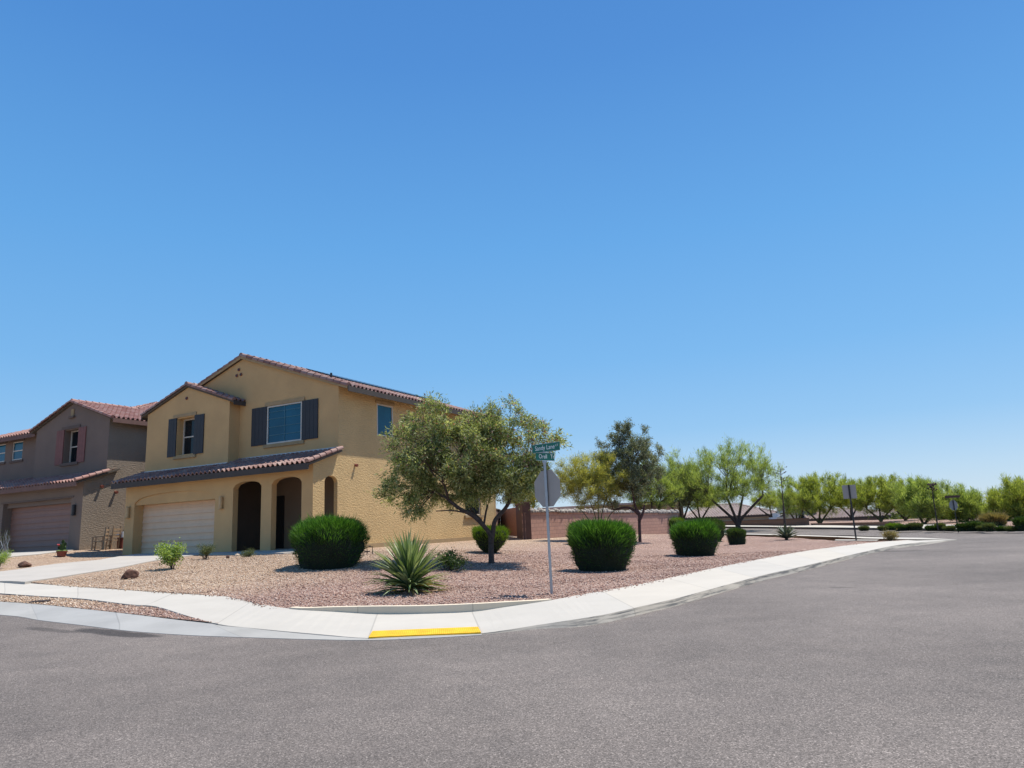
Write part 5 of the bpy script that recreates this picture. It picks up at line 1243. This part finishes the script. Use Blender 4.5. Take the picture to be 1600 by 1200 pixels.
for k in range(seg):
    z = hw + slope * (k + .5) / seg
    mb.box((k * sl_ - .03, -.05, z), ((k + 1) * sl_ + .03 - .06, .25, z + .05))
mb.build('coping', MT['wall2'], wl)
mb = MB()
x = 0
while x < L_:
    w = R2.uniform(.2, .42); k = min(seg - 1, int(x / sl_)); z = hw + slope * (k + .5) / seg + .05
    hgt = R2.uniform(.12, .28); mb.lathe((x + w / 2, .1 + R2.uniform(-.04, .04), z - .002), [(w * .5, 0), (w * .52, hgt * .4), (w * .34, hgt * .85), (w * .12, hgt)], 7); x += w * .95
mb.build('cap_stones', MT['stone'], wl)
# gate between the house corner and the wall
L2, t2_ = frame_of(G_a, G_b); gt = empty('wooden_gate', G_a, t2_, 'orange-brown board gate between the tan house and the block wall', 'gate')
hg = 46 / ppm(G_b); mb = MB(); nb = 10
for k in range(nb): mb.box((k * L2 / nb + .01, 0, .04), ((k + 1) * L2 / nb - .01, .035, hg))
mb.build('boards', MT['gatewood'], gt)
for z in (.3, hg - .3):
    mb = MB(); mb.box((.0, .036, z), (L2, .08, z + .1)); mb.build('rail', MT['post'], gt)
L3, t3_ = frame_of(G_b, Wp0); ps = empty('gate_post', G_b, t3_, 'dark brown block pier between the board gate and the block wall', 'pier')
mb = MB(); mb.box((0.02, -.12, -.4), (L3 - .01, .3, hg + .1)); mb.build('pier_body', MT['post'], ps); mb = MB(); mb.box((-.02, -.16, hg + .1), (L3 + .02, .34, hg + .17)); mb.build('pier_cap', MT['wall2'], ps)
# return wall closing to the house corner
Hc = Vector((*w2(AR + .1, BK - .2), pad(AR)))
L4, t4 = frame_of(Hc, G_a); rw = empty('return_wall', Hc, t4, 'short brown wall closing the gap between the house corner and the gate', 'wall')
mb = MB(); mb.box((0, 0, -.3), (L4 - .02, .2, 1.75)); mb.build('wall_blocks', MT['wall2'], rw); mb = MB(); mb.box((0, -.04, 1.75), (L4 - .02, .24, 1.82)); mb.build('coping', MT['wall2'], rw)
# taller brown wall behind
B0 = at(835, 800, 46); B1 = at(1068, 800, 66); B0.z = .5; B1.z = .5
L5, t5 = frame_of(B0, B1); bw = empty('back_wall', (B0.x, B0.y, .5), t5, 'plain brown wall rising behind the pink block wall', 'wall')
mb = MB(); mb.box((0, 0, -1), (L5 * .62, .2, 1.85)); mb.box((L5 * .62 + .001, 0, -1), (L5, .2, 2.55)); mb.build('wall_blocks', MT['wall2'], bw)
# tan house glimpsed behind the wall
Q = at(868, 795, 56); bh = empty('back_house', (Q.x, Q.y, .4), -YAW, 'tan house with a covered patio glimpsed over the block wall behind the stop sign', 'house')
mb = MB(); mb.box((-2.2, 2, 0), (5.5, 7, 2.35)); mb.build('wall', MT['tan'], bh); mb = MB(); mb.box((-2.3, 1.9, 2.35), (5.6, 7.1, 2.5)); mb.build('roof', MT['far_roof'], bh)
mb = MB(); mb.box((-1.7, -.6, 2.05), (1.1, 1.89, 2.3)); mb.build('patio_roof', MT['far_roof'], bh)
for x_ in (-1.5, .5): mb = MB(); mb.box((x_, -.4, 0), (x_ + .45, .05, 2.05)); mb.build('column', MT['tan'], bh)
# ================================================================== houses across the cross street
def far_house(name, px0, px1, y_eave, y_ridge, Y, label, depth=9.0, wallmat='far_wall', hip=.3, wins=(), garage=None, drop=2.6, rz=None, roofmat='far_roof'):
    p = at(px0, y_eave, Y); q = at(px1, y_eave, Y); ze = (p.z + q.z) / 2
    zb = ze - drop; w = (q - p).length; ang = math.atan2(q.y - p.y, q.x - p.x)
    root = empty(name, (p.x, p.y, zb), ang, label, 'house'); hr = (y_eave - y_ridge) / F_PX * (Y + depth / 2) + depth / 2 * (ze - CZ) / Y
    o_ = .5; mb = MB(); mb.box((o_, o_, -.5), (w - o_, depth - o_, drop - .02)); mb.build('wall', MT[wallmat], root)
    r = MB(); e0 = Vector((0, 0, drop)); rx = w * hip
    A_, B__, C_, D_ = Vector((0, 0, drop)), Vector((w, 0, drop)), Vector((w, depth, drop)), Vector((0, depth, drop)); R0_, R1_ = Vector((rx, depth / 2, drop + hr)), Vector((w - rx, depth / 2, drop + hr))
    V1 = (R0_ - A_); V1.x = 0; l1 = V1.length
    tiles(r, A_ + Vector((0, 0, .02)), (1, 0, 0), V1, w, l1, [(0, 0), (w, 0), (w - rx, l1), (rx, l1)], per=.33, su=4)
    for f in ([B__, C_, R1_], [C_, D_, R0_, R1_], [D_, A_, R0_], [A_, B__, R1_, R0_]): r.face([v - Vector((0, 0, .03)) for v in f], [(0.5, .5)] * len(f))
    r.face([v - Vector((0, 0, .08)) for v in (A_, B__, C_, D_)], [(0.5, .5)] * 4)
    barrels(r, A_ + Vector((0, 0, .05)), R0_ + Vector((0, 0, .05)), .13, .45, 1); barrels(r, B__ + Vector((0, 0, .05)), R1_ + Vector((0, 0, .05)), .13, .45, 2); barrels(r, R0_ + Vector((0, 0, .06)), R1_ + Vector((0, 0, .06)), .13, .45, 3)
    r.build('roof', MT[roofmat], root)
    mb = MB(); mb.box((0, -.03, drop - .2), (w, 0, drop - .005)); mb.build('fascia', MT['fascia'], root)
    for (f, ww, z0, z1) in wins:
        x0 = w * f; fr = MB(); fr.box((x0, o_ - .04, z0), (x0 + ww, o_ - .001, z1)); f_ = fr.build('window', MT['frame'], root)
        g = MB(); g.box((x0 + .06, o_ - .06, z0 + .06), (x0 + ww - .06, o_ - .041, z1 - .06)); g.build('pane', MT['glass'], f_)
    if garage:
        f0, f1 = garage; g = MB(); g.box((w * f0, o_ - .05, 0), (w * f1, o_ - .001, drop - .45)); g.build('garage_door', MT['dark'], root)  # dark panel painted for the shade inside an open garage
    return root
far_house('hip_roof_house', 1066, 1226, 806.5, 789, 84, 'low house with a pale tiled hip roof behind the mesquite', 10, 'far_wall', .33, wins=((.62, 1.0, 1.2, 2.1), (.78, .8, 1.2, 2.1), (.5, .5, .6, 2.1)))
far_house('garage_house', 1262, 1392, 808.5, 796, 80, 'low house with a mauve tiled roof and a dark open garage', 9, 'far_blue', .12, garage=(.22, .8), wins=((.85, .9, 1.0, 1.9),))
far_house('slate_house', 1394, 1470, 802, 792, 86, 'slate-walled house mostly hidden behind the bright yellow palo verde', 9, 'far_blue', .25, wins=((.3, 1.0, 1.0, 2.0),))
# blue-grey side wing
Q = at(1236, 815, 82); sw_ = empty('slate_shed', (Q.x, Q.y, -.8), 0, 'slate-blue flat-roofed wing between the hip-roofed house and the garage house', 'shed')
mb = MB(); mb.box((0, 0, 0), (3.0, 4, 3.3)); mb.build('wall', MT['far_blue'], sw_); mb = MB(); mb.box((-.1, -.1, 3.3), (3.1, 4.1, 3.45)); mb.build('roof', MT['fascia'], sw_)
mb = MB(); mb.box((1.1, -.03, .2), (1.9, -.001, 2.2)); mb.build('door', MT['door'], sw_)
# low wall beyond the far sidewalk
F0_ = gp(1120, 823.2, Tfar); F1_ = gp(1268, 824.2, Tfar); F2_ = gp(1400, 825.6, Tfar)
for p, q, lab, h_ in ((F0_, F1_, 'low dark red-brown wall beyond the street behind the agave', .50), (F1_, F2_, 'low red-brown wall beyond the street in front of the dark garage', .30)):
    off = Vector((p.x, p.y, 0)).normalized() * 3.9; l, t_ = frame_of(p, q); ww = empty('low_wall', Vector((p.x, p.y, Tfar(p.x, p.y) - .1)) + off, t_, lab, 'wall', 'low walls across the street')
    mb = MB(); mb.box((0, 0, -.6), (l + .25, .2, h_)); mb.build('wall_blocks', MT['wall2'], ww); mb = MB(); mb.box((0, -.04, h_), (l + .25, .24, h_ + .06)); mb.build('coping', MT['post'], ww)
# small white truck behind the low wall
Q = at(1229, 815, 74); tk = empty('white_truck', (Q.x, Q.y, Tfar(Q.x, Q.y) - .35), math.radians(8), 'small white box truck parked beyond the agave bloom stalk', 'truck')
mb = MB(); mb.box((0, 0, .95), (1.35, 1.7, 2.05)); mb.build('cargo_box', MT['white_car'], tk)
mb = MB(); mb.tube([(-.9, .02, .45), (-.9, .02, .95), (-.55, .02, 1.12), (-.02, .02, 1.15)], .02, 4)
mb.box((-1.0, .02, .45), (-.02, 1.68, .92)); mb.box((-.62, .1, .921), (-.02, 1.6, 1.35)); mb.box((-.0, .02, .5), (1.35, 1.68, .945)); mb.build('cab', MT['white_car'], tk)
mb = MB(); mb.box((-.55, .08, .98), (-.1, .099, 1.28)); mb.build('window', MT['glass'], tk)
for x_ in (-.6, .95):
    mb = MB(); mb.tube([(x_, -.02, .38), (x_, .2, .38)], .34, 16); w_ = mb.build('wheel', MT['tyre'], tk); mb = MB(); mb.tube([(x_, -.04, .38), (x_, -.021, .38)], .17, 12); mb.build('rim', MT['galv'], w_)

# ================================================================== signs
def octagon(r): return [(r * math.cos(math.radians(22.5 + 45 * k)), r * math.sin(math.radians(22.5 + 45 * k))) for k in range(8)]
P = gp(862, 928); s = ppm(P)
# top of pole as seen: choose lean so that it passes the photo's head position
az_s = math.radians(47)
sg = empty('street_sign', P, 0, 'near leaning metal post with a stop sign seen from behind under green street-name blades', 'street sign')
mb = MB(); hp = 2.62
def lean(z): return (0.0 * z, 0.0, z)
mb.box((-.026, -.026, -.1), (.026, .026, hp)); post = mb.build('post', MT['galv'], sg); mb = MB(); mb.box((.0262, -.015, 1.2), (.030, .024, hp)); mb.build('post_channel', MT['dark'], sg)  # dark strip paints the shadow along the side of the post
# back of the stop sign: normal faces away along az_s
nx_, ny_ = math.sin(az_s), math.cos(az_s)
sx_ = Vector((ny_, -nx_, 0)); nn = Vector((nx_, ny_, 0)); cz_ = 2.11
o8 = octagon(.406)
mb = MB(); off = nn * .036
bk = [sx_ * x + Vector((0, 0, cz_ + z)) + off for x, z in o8]; fr = [p + nn * .003 for p in bk]
mb.mi = 0; mb.face(bk); mb.mi = 1; mb.face(fr)
mb.mi = 0
for i in range(8): mb.face([bk[i], bk[(i + 1) % 8], fr[(i + 1) % 8], fr[i]])
st_ = mb.build('stop_sign', [MT['signback'], MT['red']], sg)
text_into('stop_lettering', 'STOP', .26, MT['white'], st_, sx_ * .29 + Vector((0, 0, cz_)) + nn * .0405, (math.pi / 2, 0, math.atan2(-sx_.y, -sx_.x)), .0006)
for z in (cz_ - .2, cz_ + .2): mb = MB(); mb.tube([Vector((0, 0, z)) - nn * .045, Vector((0, 0, z)) + nn * .045], .011, 6); mb.build('bolt', MT['galv'], sg)
mb = MB(); mb.box((-.032, -.032, hp), (.032, .032, hp + .05)); mb.box((-.05, -.012, hp + .03), (.05, .012, hp + .06)); mb.build('bracket', MT['galv'], sg)
def blade(zc, length, h, ang, txt, size, parent, sub=None, x0=-.5):
    mb = MB(); mb.box((x0 * length, -.004, -h / 2), ((1 + x0) * length, .004, h / 2)); b = mb.build('name_blade', MT['green'], parent); b.location = (0, 0, zc); b.rotation_euler = (0, 0, ang)
    eg = MB()
    for zz in (-h / 2, h / 2 - .008): eg.box((x0 * length, -.0055, zz), ((1 + x0) * length, -.0042, zz + .008))
    eg.build('border', MT['galv'], b)
    text_into('lettering', txt, size, MT['white'], b, (x0 * length + .07, -.0065, 0), (math.pi / 2, 0, 0), .0005, .86)
    if sub: text_into('lettering', sub, size * .45, MT['white'], b, ((1 + x0) * length - .11, -.0065, .02), (math.pi / 2, 0, 0), .0005)
    return b
zt = hp + .06
blade(zt + .09, .50, .165, math.radians(38), 'Orell   Trl', .125, sg, x0=-.45)
blade(zt + .275, .72, .18, math.radians(-40), 'Sandy Lane', .135, sg, 'CT', x0=-.42)
mb = MB(); mb.box((-.03, -.012, zt + .165), (.03, .012, zt + .195)); mb.build('cross_bracket', MT['galv'], sg)
# far square sign, seen from behind
P = gp(1338, 845); s = ppm(P); sq = empty('square_sign', P, 0, 'far tall post with a grey square sign seen from behind', 'traffic sign')
hp2 = 87 / s; mb = MB(); mb.bar((0, 0, -.1), (-.0, 0, hp2), .055, .055, (0, 1, 0)); mb.build('post', MT['dark'], sq)
mb = MB(); mb.box((-.29, .03, hp2 - .64), (.29, .036, hp2 - .01)); o = mb.build('sign_plate', MT['signback'], sq); o.rotation_euler = (0, 0, math.radians(-20))
# far corner sign across the cross street
P = gp(1497, 829, Tfar); s = ppm(P); fs = empty('far_street_sign', P, 0, 'small stop sign with a name blade across the cross street', 'street sign')
hp3 = 50 / s; mb = MB(); mb.tube([(0, 0, -.1), (0, 0, hp3)], .026, 8); mb.build('post', MT['dark'], fs)
mb = MB(); pts = [(x * .75, .035, hp3 - .38 + z * .9) for x, z in octagon(.33)]; mb.face(pts); mb.face([(x, y + .004, z) for x, y, z in pts][::-1]); mb.build('stop_sign', MT['signback'], fs)
mb = MB(); mb.box((-.42, -.005, hp3 + .02), (.42, .005, hp3 + .15)); mb.build('name_blade', MT['post'], fs)

# ================================================================== small things
def rock(px, py, wpx, hpx, label, mat='rock', seed=1, cat='rock'):
    P = gp(px, py); s = ppm(P); w, h = wpx / s, hpx / s; R3 = np.random.default_rng(seed)
    import bmesh
    bm = bmesh.new(); bmesh.ops.create_icosphere(bm, subdivisions=3, radius=1)
    k = R3.normal(size=(14, 3)); k /= np.linalg.norm(k, axis=1)[:, None]; dd_ = R3.uniform(.62, .95, 14)
    for v in bm.verts:
        p = np.array(v.co)
        for n_, d_ in zip(k, dd_):
            e = p @ n_ - d_
            if e > 0: p = p - n_ * e
        p += R3.normal(size=3) * .018; v.co = (p[0] * w / 2 * 1.1, p[1] * w / 2 * .8, max(p[2], -.35) * h * .62 + h * .28)
    me = bpy.data.meshes.new('rock'); bm.to_mesh(me); bm.free(); me.materials.append(MT[mat]); o = bpy.data.objects.new('rock', me); COL.objects.link(o); o.location = P; o.rotation_euler = (0, 0, seed)
    tag(o, label, cat); return o
rock(203, 904, 27, 16, 'angular dark red-brown rock in the gravel beside the driveway', seed=1)
rock(38, 886, 26, 11, 'dark flat rock on the far side of the driveway', seed=2)
rock(356, 872.5, 6, 6, 'tiny dark rock in the gravel in front of the porch', seed=3)
rock(371, 869, 9, 5, 'pale small stone beside the low grey-green weed', 'rockpale', seed=4)
# valve cover
P = hit(62, 940, .1); mb = MB(); mb.lathe((0, 0, -.05), [(.20, 0), (.20, .062), (.19, .068)], 24); mb.lathe((0, 0, .018), [(.15, 0), (.15, .004)], 20)
o = mb.build('valve_cover', MT['iron']); o.location = P; tag(o, 'round dark iron cover in the gravel verge', 'utility cover')
# hose bib beside the plinth
P = gp(578, 866); s = ppm(P); hb = empty('irrigation_valve', P, 0, 'small dark pipe manifold standing right of the large clipped bush', 'pipe')
mb = MB(); mb.tube([(.09, 0, -.05), (.09, 0, .26), (-.1, 0, .26), (-.1, 0, -.05)], .016, 6); mb.tube([(-.18, 0, .1), (.0, 0, .1)], .02, 6); mb.lathe((.0, 0, .26), [(.045, 0), (.045, .03)], 8); mb.build('pipes', MT['dark'], hb)
# potted cactus in front of the neighbour
P = gp(96, 870); s = ppm(P); pc = empty('potted_cactus', P, 0, 'red clay pot with a dark prickly cactus in front of the mauve garage', 'potted plant')
mb = MB(); mb.lathe((0, 0, 0), [(.12, 0), (.17, .02), (.21, .20), (.235, .21), (.235, .25), (.20, .25), (.19, .21)], 18); mb.build('pot', MT['clay'], pc)
mb = MB(); R2 = random.Random(3)
def pad_(x, y, z, r, a):
    n = 12; c_, s_ = math.cos(a), math.sin(a); f1 = []; f2 = []
    for k in range(n):
        t = 6.283 * k / n; u, v = r * .72 * math.cos(t), r * math.sin(t); f1.append((x + u * c_ - .02 * s_, y + u * s_ + .02 * c_, z + r + v)); f2.append((x + u * c_ + .02 * s_, y + u * s_ - .02 * c_, z + r + v))
    mb.face(f1); mb.face(f2[::-1])
    for k in range(n): mb.face([f1[k], f2[k], f2[(k + 1) % n], f1[(k + 1) % n]])
for (x, y, z, r, a) in ((0, 0, .22, .13, .3), (.06, .02, .42, .11, .8), (-.07, 0, .40, .09, 0), (.12, 0, .3, .10, -.4), (.02, 0, .58, .09, .2), (-.15, .02, .34, .08, .5), (.13, .0, .48, .08, 1)): pad_(x, y, z, r, a)
mb.build('cactus', MT['L_dark'], pc)
mb = MB()
for k in range(7): a = R2.random() * 6.28; r = R2.uniform(.08, .2); mb.lathe((-.16 + R2.uniform(-.06, .06), 0, .50 + R2.uniform(-.03, .05)), [(.01, 0), (.035, .02), (.01, .05)], 7)
mb.build('flowers', MT['red'], pc)
mb = MB()
for k in range(16): a = R2.random() * 6.28; mb.lathe((math.cos(a) * .19, math.sin(a) * .19, .24), [(.02, 0), (.045, .03), (.01, .07)], 6)
mb.build('trailing_plants', MT['L_light'], pc)
# wooden chairs / stands between the houses
def wood_chair(loc, rz, label):
    r = empty('wooden_chair', loc, rz, label, 'chair', 'rustic wooden chairs between the two houses')
    for x_ in (-.26, .26):
        mb = MB(); mb.bar((x_, -.24, 0), (x_, -.22, .62), .055, .055); mb.build('leg', MT['wood'], r)
        mb = MB(); mb.bar((x_, .26, 0), (x_, .34, 1.12), .055, .055); mb.build('leg', MT['wood'], r)
        mb = MB(); mb.bar((x_, -.28, .64), (x_, .3, .66), .07, .035); mb.build('armrest', MT['wood'], r)
    mb = MB(); mb.box((-.29, -.26, .40), (.29, .28, .44)); mb.build('seat', MT['wood'], r)
    mb = MB()
    for z in (.6, .78, .96): mb.bar((-.27, .30 + (z - .6) * .1, z), (.27, .30 + (z - .6) * .1, z), .03, .09)
    mb.build('backrest', MT['wood'], r)
    for y_ in (-.23,): mb = MB(); mb.bar((-.26, y_, .16), (.26, y_, .16), .04, .04); mb.build('stretcher', MT['wood'], r)
    return r
c1 = gp(154, 859.5); wood_chair(c1, math.radians(-75), 'left weathered wooden chair against the coarse side wall of the taupe house')
c2 = gp(172, 857.5); wood_chair(c2, math.radians(-100), 'right weathered wooden chair beside the white utility box')
P = gp(187, 857); ub_ = empty('utility_box', P, -YAW, 'white and brown utility cabinet in the gap left of the tan house', 'cabinet')
mb = MB(); mb.box((-.25, 0, 0), (.2, .35, .55)); mb.build('cabinet_body', MT['clay'], ub_); mb = MB(); mb.box((-.28, -.03, .551), (.23, .38, .85)); mb.build('cabinet_lid', MT['white_car'], ub_)
# loose stones over the gravel near the street (nobody could count them)
rng = np.random.default_rng(77)
bx_ = [p[0] for p in yard_poly if -20 < p[0] < 22]; n = 42000
Xs = rng.uniform(-13, 12, n * 5); Ys = 9 + rng.random(n * 5) ** 1.4 * 19; k = in_np(yard_poly, Xs, Ys) & ~in_np(dpoly, Xs, Ys); 
b_ok = np.array([True] * len(Xs)); Xs, Ys = Xs[k][:n], Ys[k][:n]
X2 = rng.uniform(-12, -3, 30000); Y2 = rng.uniform(9, 17, 30000); k = in_np(strip_poly, X2, Y2); X2, Y2 = X2[k], Y2[k]
def stones(X, Y, Z, mat, nm):
    n = len(X); s_ = rng.uniform(.008, .024, n) ; r = rng.uniform(.6, 1.3, (n, 3)) * s_[:, None]; r[:, 2] *= .75; ph = rng.random(n) * 6.28
    base = np.array([(1, 0, 0), (0, 1, 0), (-1, 0, 0), (0, -1, 0), (0, 0, 1), (0, 0, -1)], float)
    V = base[None] * r[:, None]; V = V + rng.normal(size=V.shape) * s_[:, None, None] * .22
    c, s2_ = np.cos(ph)[:, None], np.sin(ph)[:, None]; x = V[..., 0] * c - V[..., 1] * s2_; y = V[..., 0] * s2_ + V[..., 1] * c
    V = np.stack([x + X[:, None], y + Y[:, None], V[..., 2] + (Z + s_ * .25)[:, None]], -1).reshape(-1, 3)
    f = np.array([(0, 1, 4), (1, 2, 4), (2, 3, 4), (3, 0, 4), (1, 0, 5), (2, 1, 5), (3, 2, 5), (0, 3, 5)]); F = (f[None] + (np.arange(n) * 6)[:, None, None]).reshape(-1, 3)
    o = np_mesh(nm, V, F, mat); tag(o, None, None, None, 'stuff'); return o
edge_i = [i_ for i_ in range(len(inner)) if 3 * 4 < i_ < 24 * 4]; kk = rng.choice(edge_i, 900); off_ = np.abs(rng.normal(size=900)) * .16; Xe, Ye = [], []
for i_, o__ in zip(kk, off_):
    p_ = Vector(inner[i_]).lerp(Vector(inner[i_ + 1]), rng.random()); q_ = Vector(outer[i_]); d_ = (q_ - p_).normalized() * o__; Xe.append((p_ + d_).x); Ye.append((p_ + d_).y)
def stone_mat():
    m, t, b = new_mat('loose_stone'); g = N(t, 'ShaderNodeNewGeometry'); co = posco(t)
    pink = ramp_node(t, [(0.0, (0.15, 0.08, 0.07)), (0.3, (0.31, 0.17, 0.125)), (0.65, (0.44, 0.27, 0.20)), (1.0, (0.64, 0.50, 0.42))]); tan = ramp_node(t, [(0.0, (0.19, 0.115, 0.075)), (0.3, (0.40, 0.26, 0.165)), (0.65, (0.55, 0.385, 0.25)), (1.0, (0.74, 0.63, 0.50))])
    t.links.new(g.outputs['Random Per Island'], pink.inputs[0]); t.links.new(g.outputs['Random Per Island'], tan.inputs[0])
    sx = N(t, 'ShaderNodeSeparateXYZ'); t.links.new(co, sx.inputs[0]); a = mth(t, 'ADD', mth(t, 'MULTIPLY', sx.outputs[0], -math.cos(YAW)), mth(t, 'MULTIPLY', sx.outputs[1], math.sin(YAW)))
    big = noise(t, .35, 5, .6, co); a = mth(t, 'ADD', a, mth(t, 'MULTIPLY', big.outputs[0], 5.0)); f = N(t, 'ShaderNodeMapRange'); f.inputs[1].default_value = 14.5; f.inputs[2].default_value = 18.5; t.links.new(a, f.inputs[0])
    t.links.new(mixc(t, f.outputs[0], pink.outputs[0], tan.outputs[0]), b.inputs['Base Color']); b.inputs['Roughness'].default_value = .9; return m
SMAT = stone_mat()
o = stones(Xs, Ys, np.array([T(x, y) for x, y in zip(Xs, Ys)]), SMAT, 'yard_stones'); o['label'] = 'loose pink and tan landscaping stones over the yard'; o['category'] = 'stones'
o = stones(X2, Y2, np.array([S(x, y) + .095 for x, y in zip(X2, Y2)]), SMAT, 'verge_stones'); o['label'] = 'loose stones filling the verge strip beside the gutter'; o['category'] = 'stones'
keep = [i_ for i_, e_ in enumerate(kk) if not (9 * 4 - 1 <= e_ <= 15 * 4)]
Xe, Ye = np.array(Xe)[keep], np.array(Ye)[keep]
o = stones(Xe, Ye, np.array([S(x, y) + .135 for x, y in zip(Xe, Ye)]), SMAT, 'stray_stones'); o['label'] = 'stray stones spilled along the sidewalk edge'; o['category'] = 'stones'
